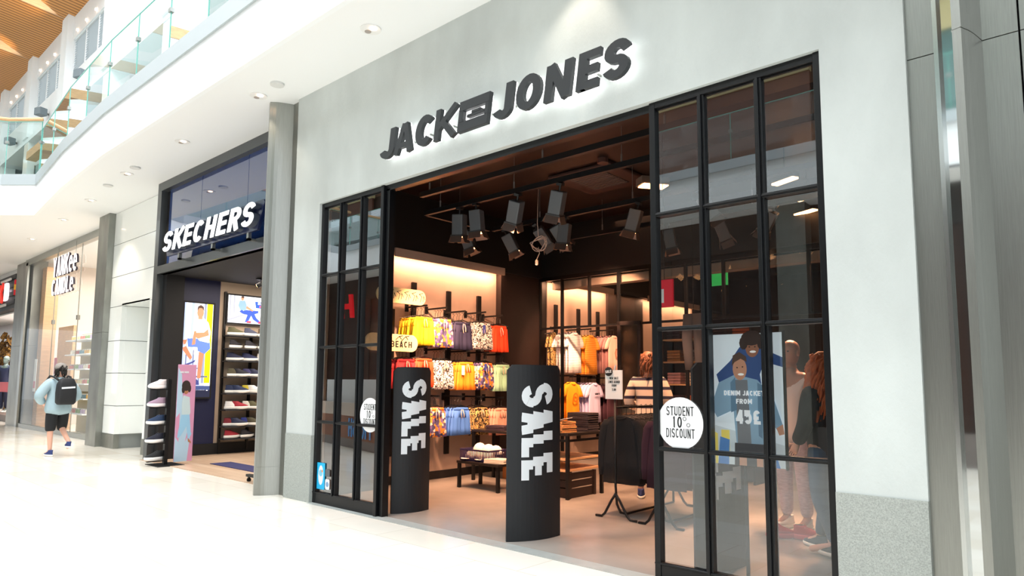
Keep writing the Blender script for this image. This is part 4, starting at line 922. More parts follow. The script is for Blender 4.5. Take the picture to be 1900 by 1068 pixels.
# lit posters
def lit_frame(nm, label, y0, y1, z0, z1, x=-13.46):
    t = thing(nm, label, 'screen', (x, y0, z0)); w, h = y1-y0, z1-z0
    m = MB(); m.box(-.03,-.03,-.03,.03,0,h+.03); m.box(-.03,w,-.03,.03,w+.03,h+.03); m.box(-.03,0,-.03,.03,w,0); m.box(-.03,0,h,.03,w,h+.03); m.build('frame', m_blackm, t)
    bx(-.03,0,0,.02,w,h).build('display', mat('screen white','eef2fb',.4,emit=1.0), t); return t, w, h
E_ = .95
t, w, h = lit_frame('light_box', 'tall lit poster of a man in white t-shirt and blue shorts on the navy wall', 5.41, 5.97, 1.13, 2.96)
pe = lambda n, c: mat('lit '+n, c, .5, emit=E_)
sc_ = lambda P: [[(p[0]*w, p[1]*h) for p in q] for q in P]
art(t, (.02,0,0), (0,1,0), (0,0,1), (1,0,0), [
 (sc_([[(.0,0),(1,0),(1,.12),(0,.12)]]), pe('dark blue floor','3a4a78')), (sc_([[(0,.12),(.8,.12),(.8,.45),(0,.45)]]), pe('lilac wall','b4bfe6')), (sc_([[(.25,.3),(.35,.3),(.35,1),(.25,1)],[(.0,.35),(.06,.35),(.06,1),(0,1)]]), pe('door blue','a9bbe0')),
 (sc_([[(.78,.15),(.98,.15),(.98,1),(.78,1)]]), pe('yellow','f1e800')), (sc_([[(.68,.15),(.76,.15),(.76,1),(.68,1)]]), pe('grey jamb','8790ac')),
 (sc_([[(.12,.30),(.60,.30),(.60,.31),(.12,.31)],[(.1,.13),(.13,.13),(.15,.5),(.12,.5)],[(.36,.13),(.39,.13),(.39,.5),(.36,.5)],[(.58,.13),(.61,.13),(.6,.3),(.57,.3)],[(.1,.21),(.9,.21),(.9,.225),(.1,.225)]]), pe('stool','57607e')),
 (sc_([[(.10,.56),(.02,.55),(.0,.60),(.15,.61)],[(.0,.52),(.12,.54),(.34,.42),(.28,.39),(.02,.49)],[(.56,.48),(.74,.48),(.66,.2),(.54,.2)]]), pe('leg skin','b9795a')),
 (sc_([[(.14,.62),(.5,.62),(.92,.60),(.95,.52),(.76,.46),(.52,.49),(.5,.53),(.18,.53)]]), pe('blue shorts','5a78d8')),
 (sc_([[(.36,.84),(.62,.86),(.84,.80),(.94,.70),(.90,.58),(.55,.60),(.48,.63),(.34,.65),(.30,.74)]]), pe('white shirt','fafbff')),
 (sc_([[(.84,.73),(.88,.66),(.50,.62),(.35,.65),(.35,.68),(.70,.69)],[(.36,.7),(.44,.7),(.42,.56),(.30,.55)]]), pe('arm skin','c48462')), (sc_([ell(.55,.90,.115,.055,20),[(.48,.87),(.62,.87),(.63,.83),(.48,.83)]]), pe('face skin','c48a6a')), (sc_([[(.44,.92),(.45,.965),(.55,.985),(.65,.965),(.67,.92),(.6,.95),(.5,.95)]]), pe('hair','4a3328')),
 (sc_([[(.06,.34),(.30,.37),(.45,.395),(.42,.37),(.12,.325)],[(.36,.13),(.62,.13),(.60,.17),(.52,.19),(.42,.17)]]), pe('shoe blue','3c437c')),
 (sc_([[(0,0),(1,0),(1,.075),(0,.075)]]), pe('night band','1b2038')),
])
mb = MB(); put(text_polys('SKECHERS', .055, .3, .8, .1, slant=.3, width=.46), (.026,.05,.085), (0,1,0), (0,0,1), (1,0,0), .001, mb=mb); mb.build('lettering', pe('white','ffffff'), t)
mb = MB(); put(text_polys('SPORT', .035, .3, .8, .1, slant=.3, width=.17), (.026,.07,.04), (0,1,0), (0,0,1), (1,0,0), .001, mb=mb); mb.build('lettering', pe('yellow','f1e800'), t)
t, w, h = lit_frame('wall_screen', 'wide lit screen of a seated man in blue above the shoe shelves', 6.26, 7.45, 2.63, 3.19)
art(t, (.02,0,0), (0,1,0), (0,0,1), (1,0,0), [
 (sc_([[(0,0),(1,0),(1,.2),(0,.3)]]), pe('pale floor','c3c8d4')), (sc_([[(.03,.25),(.05,.25),(.05,1),(.03,1)],[(.10,.35),(.12,.35),(.12,1),(.10,1)],[(0,.12),(.3,.35),(.3,.30),(0,.05)]]), pe('rail grey','9aa0b0')),
 (sc_([[(.24,.50),(.20,.42),(.28,.34),(.46,.45),(.52,.22),(.62,.05),(.58,.02),(.46,.16),(.42,.30),(.36,.05),(.31,.05),(.36,.38)], [(.30,.50),(.24,.36),(.4,.3),(.55,.42),(.55,.5)]]), pe('royal blue','2b4fc8')),
 (sc_([[(.20,.82),(.30,.84),(.34,.62),(.32,.48),(.22,.48),(.18,.64)]]), pe('sky shirt','7fa3d8')), (sc_([ell(.25,.91,.028,.075,14),[(.33,.66),(.46,.50),(.44,.46),(.32,.56)]]), pe('face skin','a06c50')), (sc_([ell(.255,.965,.03,.035,12)]), pe('hair','30221c')),
 (sc_([[(.34,.03),(.42,.03),(.42,.10),(.35,.09)],[(.55,.03),(.64,.03),(.62,.10),(.56,.1)]]), pe('red shoe','e03048')),
 (sc_([[(.48,.84),(.98,.84),(.98,.60),(.50,.60)]]), pe('logo blue','1f56b8')),
])
mb = MB(); put(text_polys('SKECHERS', .075, .3, .8, .1, slant=.3, width=.55), (.026,.62,.41), (0,1,0), (0,0,1), (1,0,0), .001, mb=mb); mb.build('lettering', pe('white','ffffff'), t)
mb = MB(); put(text_polys('SPORT', .045, .3, .8, .1, slant=.3, width=.24), (.026,.66,.35), (0,1,0), (0,0,1), (1,0,0), .001, mb=mb); mb.build('lettering', pe('pink','f05a8a'), t)
# shoe wall
sw = thing('shoe_shelving', 'black metal shoe shelving fixed to the warm wall of the shoe shop', 'shelves', (-13.5, 6.2, 0))
m = MB()
for q in (.02,.60,1.18,1.76,2.34): m.box(-.01,q-.02,.05 if q > .1 else .0,.05,q+.02,3.25 if q < .1 else 2.5)
m.build('uprights', m_pole, sw); ZS = (2.36,2.10,1.85,1.53,1.20,.88,.55,.31)
for z in ZS: bx(.0,0,z-.022,.30,2.4,z).build('shelf', mat('shelf grey','26272b',.6), sw)
rows = [('5c5a40','olive','8a6a4a'),('20202a','black and white','f0f0f0'),('252b48','navy','f0f0f0'),('4e4a38','olive green','e8e2d0'),('1f2c4e','dark blue','e8e8e8'),('e9e9e9','white','ffffff'),('7d2430','maroon','e8e8e8'),('a02838','red','e8e8e8')]
alt = [('4a4f66','slate'),('2b2b34','black'),('2b3358','navy'),('3e3c66','indigo'),('c8b83a','yellow and black'),('d8d4cc','pale grey'),('2e3a8a','bright blue'),('2b2b33','charcoal')]
alt2 = [('5a4838','brown'),('222228','jet black'),('e4e0d8','off white'),('4c4438','dark brown'),('353035','black laced'),('8a6a4c','tan'),('24242c','black'),('2c3a60','steel blue')]
for i, z in enumerate(ZS):
    for j, (y, c) in enumerate(((6.40,rows[i][:2]),(6.72,alt[i]),(7.02,alt2[i]),(7.34,rows[(i+3)%8][:2]))):
        shoe((-13.33+.03*(i%2), y, z+.001), R(random.choice((8,-10,18)))+ (0 if i < 3 else R(random.uniform(-25,25))), c[0], f'{c[1]} trainer, {ORD[i]} shoe shelf down, {["leftmost","second along","third along","fourth along"][j]}', lace='d8d6d0' if (i+j) % 2 else '555555', group='trainers on the shoe wall', sz=1.22)
        if i in (3,4,5,6) and j < 2: shoe((-13.24, y+.10, z+.001), R(-30), rows[(i*3+j) % 8][0], f'{rows[(i*3+j)%8][1]} trainer in front on the {ORD[i]} shoe shelf down, {["left","right"][j]} part', group='trainers on the shoe wall', sz=1.22)
# floor stand with five shoes
st = thing('shoe_stand', 'slim black floor stand with five shoe arms at the shoe shop entrance', 'display stand', (-12.40, 4.80, 0))
bx(-.28,-.22,0,.28,.22,.012).build('base', m_pole, st); bx(-.035,-.03,.012,.035,.03,1.47).build('post', m_pole, st)
for i, (z, up, nm, so) in enumerate(((1.30,'e8e2e6','white and pink','f4f0f2'),(.99,'a98fa6','mauve','f0ecf0'),(.69,'223a5c','dark blue','f0f0f0'),(.38,'1f2436','navy and pink','f0f0f0'),(.08,'202428','black','f0f0f0'))):
    bx(-.03,-.30,z-.015,.03,0,z).build('arm', m_pole, st)
    shoe((-12.42, 4.62, z+.001), PI+R(12), up, f'{nm} trainer on the floor stand, '+['topmost','second from top','middle one','fourth down','lowest'][i], sole=so, sz=1.22)
bd = thing('printed_board', 'tall pink and pale blue board with a printed woman behind the floor stand', 'poster', (-12.30, 4.90, .05)); bx(-.012,0,0,.012,.31,1.68).build('board', mat('board pink','c98fb0',.5), bd, bevel=.004)
B = lambda P: [[(p[0]*.31, p[1]*1.68) for p in q] for q in P]
art(bd, (.012,0,0), (0,1,0), (0,0,1), (1,0,0), [(B([[(0,0),(.7,0),(.85,.3),(.35,.6),(.2,.9),(0,.97)]]), mat('board blue','a9c6dc',.5)), (B([[(.9,.30),(1,.45),(.72,.36),(.55,.20),(.8,.28)],[(.0,.45),(.2,.50),(.2,.2),(.02,.25)]]), mat('board pink','c98fb0',.5)),
 (B([[(.35,.68),(.7,.66),(.78,.5),(.72,.46),(.3,.46),(.28,.6)]]), mat('knit pale','b8ccd2',.6)), (B([[(.30,.48),(.74,.48),(.85,.30),(.9,.28),(.72,.20),(.6,.36),(.3,.26),(.12,.24),(.15,.3)]]), mat('pale jeans','8fbedd',.6)), (B([ell(.48,.74,.14,.05,14),[(.7,.24),(.88,.2),(.9,.18),(.72,.2)]]), mat('poster brown skin','a5704f',.6)), (B([ell(.47,.78,.24,.055,16),ell(.32,.74,.09,.04,10),ell(.66,.75,.09,.04,10)]), mat('poster hair','2c1f1c',.6))])
put(text_polys('SKECHERS', .03, .25, .7, .12, width=.15), (.014,.03,1.53), (0,1,0), (0,0,1), (1,0,0), .001).build('lettering', m_print, bd)
tag(bx(-11.95,5.38,.006,-9.3,5.75,.016).build('door_mat', mat('mat navy','2c2c58',.9)), 'narrow navy mat on the timber floor inside the shoe shop', 'mat')
t = thing('rail_foot_frame', 'black wheeled base of a clothes rail behind the near steel column', 'clothes rail', (-9.25, 4.86, 0)); m = MB(); m.box(-.30,-.03,.075,.35,.03,.11); m.box(.0,.0,.09,.06,.5,.13); m.tube([(.3,.2,.1),(.3,.2,1.5)],.014); m.box(.0,.18,.09,.33,.22,.12); m.build('base_frame', m_pole, t)
for q in ((-.26,0),(.28,0),(.03,.46)):
    m = MB(); m.tube([(q[0]-.012,q[1],.03),(q[0]+.012,q[1],.03)],.03,12); m.box(q[0]-.02,q[1]-.01,.03,q[0]+.02,q[1]+.01,.08); m.build('castor', m_pole, t)

# ================================================================== CANDLE SHOP (pale glass front)
GY = 5.42
m = MB(); m.box(-25.6,GY-.05,5.0,-17.42,GY+.1,5.19); m.box(-25.55,GY-.05,0,-25.3,GY+.1,5.1); m.box(-25.6,GY-.02,0,-17.42,GY+.08,.12); m.build('trim_25', m_steel, kind='structure')
cw = bpy.data.objects.new('window_2', None); COL.objects.link(cw); cw['kind'] = 'structure'; cw.location = (0,GY,0)
for a, b in ((-25.3,-22.32),(-22.31,-20.1),(-20.09,-17.5)): MB().poly([(a,0,.12),(b,0,.12),(b,0,5.0),(a,0,5.0)]).build('glass_pane', m_gclear, cw)
m = MB()
for x in (-22.32,-20.1): m.box(x-.05,-.03,3.0,x+.05,.04,3.12); m.box(x-.006,-.01,.12,x+.006,.01,5.0)
m.build('patch_fittings', m_steel, cw)
bx(-25.6,9.4,0,-17.3,9.5,5.19).build('wall_candle_back', mat('cream wall','e0d4ca',.7), kind='structure')
bx(-17.42,5.5,0,-17.3,9.5,5.19).build('wall_candle_right', mat('cream wall','e0d4ca',.7), kind='structure')
bx(-25.7,5.5,0,-25.6,9.5,5.19).build('wall_candle_left', mat('cream wall','e0d4ca',.7), kind='structure')
lamp('AREA', 'candle_shop_light', (-21.4, 7.3, 5.0), 420, (1,.95,.90), (-21.4,7.3,0), 6, 3)
tag(bx(-25.2,5.75,0,-24.75,6.1,4.95).build('timber_pilaster', m_woodl), 'tall pale timber pilaster inside the left edge of the candle shop glass', 'pilaster')
t = thing('timber_portal', 'pale timber portal panel inside the candle shop with a small dark opening', 'panel', (-23.5, 6.1, 0)); m = MB(); m.box(-.95,0,0,-.75,.1,3.05); m.box(-.75,0,1.9,.55,.1,3.05); m.box(.1,0,0,.55,.1,1.9); m.build('panel', m_woodl, t); bx(-.75,.08,0,.1,.12,1.9).build('opening', mat('dim brown','6d5646',.7), t)
t = thing('candle_shelves', 'white wall shelves filled with jars behind the candle shop glass', 'shelves', (-22.3, 5.75, 0)); bx(0,.4,0,1.9,.44,2.75).build('back_panel', mat('shelf cream','d8c79a',.7), t)
JC = ['e8d8a0','d07a6a','8fa86a','c9b4d0','f0e8d8','b8584a','7a9aa8','e0b060']
jar = MB(); jar.lathe(0,0,[(0,.045),(.09,.045),(.105,.03)],10); jar0 = jar.build('candle_jar', mat('jar glass','e8d8a0',.2)); tag(jar0,'x','candle')
MB().lathe(0,0,[(.105,.034),(.13,.03)],10).build('lid', mat('jar lid','dcdad4',.4), jar0)
for a, z in enumerate((.55,.95,1.35,1.75,2.15,2.55)):
    bx(0,0,z-.03,1.9,.4,z).build('shelf', m_white, t)
    for b in range(9):
        c = JC[(a*3+b//2) % 8]; dup(jar0, (-22.18+b*.205, 5.9, z), 0, f'coloured candle jar on the {ORD[a]} shelf up behind the candle shop glass', f'candle jars on the {ORD[a]} shelf up', {'candle_jar': mat('jar '+c, c, .2)})
for x, z, hh, lb in ((-21.9,1.3,.75,'red sale strip poster on the candle shop glass beside the shelves'),(-23.9,1.1,.95,'white and red notice on the candle shop glass at the left')):
    t = thing('notice', lb, 'notice', (x, GY+.02, z)); bx(-.12,0,0,.12,.01,hh).build('sheet', mat('notice red','c8384a',.5) if x > -22.5 else m_paper, t); put([[(-.09,.1),(.09,.1),(.09,.3),(-.09,.3)]], (0,0,0), (1,0,0), (0,0,1), (0,-1,0), .002).build('block', m_paper if x > -22.5 else mat('notice red','c8384a',.5), t)
sg = thing('shop_sign', 'white lit YANKEE CANDLE letters hung behind the pale shop glass', 'shop sign', (-22.25, GY-.10, 3.78))
for tx, zz, hh, ww in (('YANKee', .52, .54, 2.1), ('CANDLe', 0, .44, 1.9)): sign_letters(sg, tx, (0,.05,zz), hh, .12, .55, .2, 0, ww, mat('sign glow','fff6fa',.4,emit=.8), mat('letter back','2b2230',.6), .015, .05)
m = MB()
for q in (.2,1.8): m.tube([(q,.05,.9),(q,.05,1.35)],.008,6)
m.build('hanger_rods', m_steel, sg)

# ================================================================== SPORTS SHOP (far left)
bx(-60,5.62,5.0,-26.9,5.9,5.19).build('trim_26', m_white, kind='structure')
sg = thing('shop_sign', 'black ribbed fascia with red and white letters at the far left', 'shop sign', (-27.6, 5.93, 3.85)); m = MB()
for k in range(8): m.box(-6,-.35-.04*(k%2),.145*k,0,0,.145*k+.14)
m.build('fascia', mat('ribbed black','1d2022',.5), sg)
bx(-.02,-.42,.42,.03,-.02,.60).build('red_stripe', mat('stripe red','c41f2a',.5,emit=.3), sg); bx(-.02,-.42,.60,.03,-.02,.78).build('yellow_stripe', mat('stripe yellow','d8a02a',.5,emit=.3), sg); bx(-.02,-.42,.78,.03,-.02,.94).build('red_stripe', mat('stripe red','c41f2a',.5,emit=.3), sg)
put(text_polys('K', .62, .26, .85, .1), (-2.05,-.40,.30), (1,0,0), (0,0,1), (0,-1,0), .05).build('red_letter', mat('letter red','d8352a',.5,emit=.8), sg)
put(text_polys('B', .62, .26, .85, .1), (-1.25,-.40,.30), (1,0,0), (0,0,1), (0,-1,0), .05).build('white_letter', mat('sign glow','fff6fa',.4,emit=.8), sg)
bx(-1.9,-.44,.98,-.5,-.40,1.05).build('white_bar', m_paper, sg); bx(-1.9,-.44,.12,-1.0,-.40,.20).build('white_bar', m_paper, sg)
bx(-60,7.0,0,-27,7.1,3.85).build('wall_sports', tiles('white tile','e8e0dc','efe8e4','c8bcb8',.25,.25,.3,.006), kind='structure')
bx(-60,5.9,3.8,-26.9,7.1,3.85).build('ceiling', m_white, kind='structure')
bx(-60,5.75,0,-27.0,7.0,.22).build('trim_27', mat('plinth','5b4a42',.5), kind='structure')
lamp('AREA', 'sports_window_light', (-30, 6.3, 3.75), 450, (1,.93,.86), (-30,6.3,0), 5, .8)
tag(bx(-34,5.9,1.0,-27.2,5.93,1.35).build('red_band', mat('band red','d0404e',.5)), 'red band across the lower sports shop window', 'band')
t = thing('gold_backdrop', 'round dark brown and gold leafy backdrop behind the tracksuit mannequin', 'backdrop', (-34.6, 6.8, 2.1)); m = MB(); random.seed(5)
for k in range(110):
    a = random.uniform(0,2*PI); q = random.uniform(.1,1.5); c = Vector((q*math.cos(a), random.uniform(-.05,.1), q*math.sin(a)*.95)); m.tube([c, c+Vector((random.uniform(-.2,.2),-.06,random.uniform(-.2,.2))), c+Vector((random.uniform(-.25,.25),0,random.uniform(-.25,.25)))], [.07,.09,.03], 6)
m.tube([(0,.1,-1.88),(0,.1,0)],.03); m.build('leaves', pattern('brown gold', ['3a2a1e','8a6428','4a3422','a87c34'], 5, 'blot'), t)

# ================================================================== FIGURES
def skin_eval(J, Ed, sub=2):
    me = bpy.data.meshes.new('tmp'); keys = list(J); idx = {k: i for i, k in enumerate(keys)}
    me.from_pydata([J[k][0] for k in keys], [(idx[a], idx[b]) for a, b in Ed], [])
    o = bpy.data.objects.new('tmp', me); COL.objects.link(o); s = o.modifiers.new('s', 'SKIN'); s.branch_smoothing = .6
    for k in keys:
        r = J[k][1]; v = me.skin_vertices[0].data[idx[k]]; v.radius = (r, r) if not isinstance(r, tuple) else r; v.use_root = (k == keys[0])
    o.modifiers.new('u', 'SUBSURF').levels = sub
    dg = bpy.context.evaluated_depsgraph_get(); ev = o.evaluated_get(dg); em = ev.to_mesh()
    mb = MB(); mb.v = [tuple(v.co) for v in em.vertices]; mb.f = [tuple(p.vertices) for p in em.polygons]
    ev.to_mesh_clear(); bpy.data.objects.remove(o, do_unlink=True); bpy.data.meshes.remove(me); return mb
def head(mb, c, k=1.0, n=24):
    P = [(-.05,.048,.03,-.062),(-.01,.05,.06,-.066),(.0,.040,.080,-.068),(.02,.052,.090,-.076),(.045,.061,.090,-.086),(.075,.067,.088,-.094),(.10,.072,.087,-.100),(.125,.075,.085,-.103),(.155,.075,.086,-.103),(.185,.069,.074,-.094),(.21,.052,.052,-.074),(.226,.028,.026,-.042),(.232,.006,.006,-.012)]
    R_ = []
    for z, hw, fr, bk in P:
        ring = []
        for i in range(n):
            a = 2*PI*i/n; x = hw*math.sin(a); y = (fr+bk)/2+(fr-bk)/2*math.cos(a)
            if .055 < z < .13 and abs(a if a < PI else a-2*PI) < .2: y += .022*(1-abs(z-.078)/.06)
            if .115 < z < .14 and .25 < min(a, 2*PI-a) < .55: y -= .008
            if .03 < z < .05 and min(a, 2*PI-a) < .3: y += .005
            ring.append((c[0]+x*k, c[1]+y*k, c[2]+z*k))
        R_.append(ring)
    mb.loft(R_)
    for s in (-1, 1): mb.ball((c[0]+s*.076*k, c[1]-.012*k, c[2]+.105*k), .010*k, .020*k, .032*k, 8, 6)
def hand(mb, w, d, side, k=1.0, curl=.35):
    w = Vector(w); d = Vector(d).normalized(); f = Vector((0,1,0)); a = (f-d*f.dot(d)).normalized(); nrm = d.cross(a)*side
    mb.loft([[w+d*t*k+a*(hw*math.cos(q)*k)+nrm*(th*math.sin(q)*k) for q in [2*PI*i/10 for i in range(10)]] for t, hw, th in ((-.02,.026,.022),(.02,.034,.018),(.06,.042,.016),(.095,.040,.013))])
    for i, (o, L) in enumerate(((.030,.070),(.011,.080),(-.009,.075),(-.028,.058))):
        b = w+d*.09*k+a*o*k; p1 = b+d*L*.5*k+nrm*L*curl*.3*k; mb.tube([b-d*.015*k, b, p1, p1+d*L*.4*k+nrm*L*curl*.7*k], [.009*k,.009*k,.008*k,.006*k], 7)
    b = w+d*.03*k+a*.03*k; mb.tube([b, b+a*.03*k+d*.025*k, b+a*.035*k+d*.06*k+nrm*.012*k], [.012*k,.010*k,.007*k], 7)
def figure(nm, label, cat, loc, rz, Hh, joints, skin, garments, shoes=None, hands=True, eyes=True):
    k = Hh/1.75; t = thing(nm, label, cat, loc, rz)
    J = dict(hem=((0,0,.765),.12), pel=((0,0,.94),(.15,.11)), sp=((0,.01,1.12),(.125,.095)), ch=((0,.01,1.32),(.15,.11)), nb=((0,.0,1.455),.07), nk=((0,.01,1.53),.052))
    for s, q in ((-1,'l'), (1,'r')):
        J['sh'+q] = ((s*.175,.0,1.42),.058); J['el'+q] = ((s*.25,-.02,1.14),.043); J['wr'+q] = ((s*.26,.04,.90),.028)
        J['hp'+q] = ((s*.095,0,.88),.09); J['kn'+q] = ((s*.10,.01,.50),.058); J['an'+q] = ((s*.105,-.02,.10),.036); J['to'+q] = ((s*.115,.12,.035),.03)
    J.update({a: (b, J[a][1]) for a, b in joints.items()})
    J = {a: (tuple(c*k for c in b), tuple(c*k for c in r) if isinstance(r, tuple) else r*k) for a, (b, r) in J.items()}
    J.pop('hem') if 0 else None; Ed = [('hem','pel'),('pel','sp'),('sp','ch'),('ch','nb'),('nb','nk')]
    for q in 'lr': Ed += [('ch','sh'+q),('sh'+q,'el'+q),('el'+q,'wr'+q),('pel','hp'+q),('hp'+q,'kn'+q),('kn'+q,'an'+q),('an'+q,'to'+q)]
    mb = skin_eval(J, Ed); head(mb, (J['nk'][0][0], J['nk'][0][1]+.0, J['nk'][0][2]-.005*k), k)
    if hands:
        for s, q in ((-1,'l'), (1,'r')): hand(mb, J['wr'+q][0], Vector(J['wr'+q][0])-Vector(J['el'+q][0]), s, k)
    mb.build('body', skin, t, smooth=True)
    if eyes:
        for s in (-1, 1): MB().ball((J['nk'][0][0]+s*.028*k, J['nk'][0][1]+.073*k, J['nk'][0][2]+.118*k), .011*k, .009*k, .007*k, 8, 6).build('eye', mat('eye','2a2220',.3), t, smooth=True)
    for gn, gm, segs, gr in garments:              # garment: list of (joint chain, radii)
        JJ = {}; EE = []
        for ch, rs in segs:
            prev = None
            for jn, r in zip(ch, rs):
                if isinstance(jn, tuple): a, b, f = jn; p = tuple(Vector(J[a][0]).lerp(Vector(J[b][0]), f)); key = f'{a}{b}{f}'
                else: p = J[jn][0]; key = jn
                if key not in JJ: JJ[key] = (p, tuple(x*k for x in r) if isinstance(r, tuple) else r*k)
                if prev: EE.append((prev, key))
                prev = key
        skin_eval(JJ, EE).build(gn, gm, t, smooth=True)
    if shoes:
        for s, q in ((-1,'l'), (1,'r')):
            a, b = Vector(J['an'+q][0]), Vector(J['to'+q][0]); d = b-a; yw = math.atan2(-d.x, d.y)
            def F(zs, mt, nmx):
                mb = MB(); mb.loft([[(Matrix.Rotation(yw,3,'Z') @ Vector(p))+Vector((a.x, a.y+.05*k, max(0, a.z-.10*k))) for p in outline(z*1.0, L*k*1.02, w*k*1.15, y0=yo)] for z, L, w, yo in zs]); return mb.build(nmx, mt, t, smooth=True)
            F(((.002,.27,.036,0),(.018,.29,.043,0),(.036,.288,.041,0)), shoes[1], 'shoe_sole'); F(((.034,.276,.038,0),(.055,.262,.037,-.004),(.075,.20,.035,-.03),(.10,.13,.034,-.06),(.12,.11,.034,-.07)), shoes[0], 'shoe')
    return t, J, k
TOP = lambda r=0, arm=.055, cuff=1.0: [(['hem','pel','sp','ch','nb'],[(.165+r,.125+r),(.165+r,.125+r),(.145+r,.115+r),(.168+r,.128+r),.075+r*.4]), (['ch','shl','ell',('ell','wrl',cuff)],[.12,.072+r*.6,arm+.004,arm-.006]), (['ch','shr','elr',('elr','wrr',cuff)],[.12,.072+r*.6,arm+.004,arm-.006])]
TOPS = lambda r=0: [(['hem','pel','sp','ch','nb'],[(.165+r,.125+r),(.165+r,.125+r),(.145+r,.115+r),(.168+r,.128+r),.072]), (['ch','shl',('shl','ell',.7)],[.12,.072,.06]), (['ch','shr',('shr','elr',.7)],[.12,.072,.06])]
LEG = lambda f=1.0, r=0, a='an': [(['pel','hpl','knl',('knl','anl',f)],[(.115+r*.4,.09+r*.4),.105+r,.072+r,.052+r]), (['pel','hpr','knr',('knr','anr',f)],[(.115+r*.4,.09+r*.4),.105+r,.072+r,.052+r])]
def hairs(t, c, k, mt, n=60, L=.3, spread=.08, wav=.02, cap=.012, seed=1, nm='hair', back=True):
    random.seed(seed); m = MB(); m.loft([[(c[0]+(hw+cap)*k*math.sin(a), c[1]+(-.010+(fr)*math.cos(a))*k, c[2]+z*k) for a in [2*PI*i/16 for i in range(16)]] for z, hw, fr in ((.10,.074,.095),(.15,.078,.098),(.19,.073,.088),(.22,.055,.062),(.245,.02,.025))])
    for i in range(n):
        a = random.uniform(-2.2, 2.2)+PI if back else random.uniform(0, 2*PI); x, y = math.sin(a)*.075*k, math.cos(a)*.092*k; z = random.uniform(.10,.22)*k; p = []
        ph = random.uniform(0,6); l = L*random.uniform(.7,1.1)
        for q in range(7): f = q/6; p.append((c[0]+x*(1+f*spread*10*.4)+wav*math.sin(ph+f*9), c[1]-.01*k+y*(1+f*spread*10*.3)+wav*math.cos(ph+f*8), c[2]+z-l*f*f*.6-l*f*.4))
        m.tube(p, [.012,.018,.018,.016,.014,.01,.004], 6)
    return m.build(nm, mt, t, smooth=True)
# 1 walker in the mall, seen from behind
t, J, k = figure('person', 'person walking away in a pale grey-blue hooded jacket, black knee shorts and navy trainers', 'person', (-15.3,3.9,0), R(97), 1.73,
  dict(ell=(-.36,.0,1.14), wrl=(-.20,.19,1.02), elr=(.36,.0,1.14), wrr=(.20,.19,1.02), knr=(.12,.08,.52), anr=(.13,-.26,.26), tor=(.14,-.17,.14), knl=(-.10,.03,.50), anl=(-.10,-.02,.10)),
  m_skinp, [('hooded_jacket', mat('hoodie','9db4bd',.85,noise=.06), TOP(.085,.085)+[(['nb','nk'],[.09,.085])], 0), ('shorts', mat('black shorts','15171a',.85), LEG(.08,.022), 0)], (mat('navy shoe','2c3c70',.7), mat('sole white','ecebe6',.6)))
hairs(t, J['nk'][0], k, mat('dark hair','17130f',.7), 46, .16, .06, .012, cap=.008)
MB().lathe(J['nk'][0][0], J['nk'][0][1]-.005,[(J['nk'][0][2]+.135,.108),(J['nk'][0][2]+.19,.106),(J['nk'][0][2]+.24,.078),(J['nk'][0][2]+.265,.01)],16).build('beanie', mat('grey cap','8b8580',.9), t, smooth=True)
bp = thing('backpack', 'black backpack with a white logo streak worn by the walking person', 'backpack', (-15.3,3.9,0), R(97))
m = MB(); m.loft([[(p[0]*s, -.30+p[1]*d, z) for p in rrect(-.165,-.085,.165,.085,.05,4)] for z, s, d in ((.98,.8,.7),(1.02,.98,1.0),(1.2,1.0,1.15),(1.36,.95,1.0),(1.46,.7,.7),(1.485,.4,.4))]); m.build('bag', mat('bag black','16181c',.7), bp, smooth=True)
m = MB()
for s in (-1, 1): m.tube([(s*.11,-.22,1.44),(s*.14,-.10,1.50),(s*.155,.05,1.52),(s*.16,.20,1.42),(s*.17,.24,1.25)], .02, 6)
m.build('strap', mat('bag black','16181c',.7), bp, smooth=True); MB().obox((0,-.395,1.30),(.115,0,.008),(0,.004,0),(-.001,0,.016)).build('logo', m_print, bp)
# 2 striped shopper
t, J, k = figure('person', 'brown-haired person in a cream and navy striped top browsing behind the black sweatshirts', 'person', (-4.60,7.72,0), R(25), 1.84, dict(wrl=(-.16,.30,1.08), wrr=(.16,.30,1.08)), m_skinp,
  [('striped_top', pattern('navy cream stripe', ['f0d8c4','f0d8c4','2a2740'], 8.5, 'st'), TOP(.03,.065,.95), 0), ('trousers', mat('dark trousers','22222a',.85), LEG(.95), 0)], (mat('navy shoe','2c3c70',.7), mat('sole white','ecebe6',.6)))
hairs(t, J['nk'][0], k, mat('brown hair','7a4a30',.6), 50, .2, .04, .01, seed=4)
# 3 orange haired woman behind the glass
t, J, k = figure('person', 'person with long wavy orange hair, dark coat and blue jeans just inside the right glass', 'person', (-1.98,6.28,0), R(65), 1.72, dict(wrl=(-.22,.12,.95), wrr=(.22,.10,.95), knr=(.10,.10,.50), anr=(.10,.20,.10), tor=(.10,.34,.04), anl=(-.10,-.16,.12)), m_skinp,
  [('coat', mat('dark coat','202226',.9), TOP(.04,.07)+[(['pel',('pel','knl',.55)],[(.2,.16),(.20,.17)])], 0), ('jeans', mat('blue jeans','3d5570',.85), LEG(.97), 0)], (mat('black shoe','17181b',.8), mat('sole white','ecebe6',.6)))
hairs(t, J['nk'][0], k, mat('orange hair','b4541c',.6), 230, .46, .30, .04, seed=9, cap=.03)
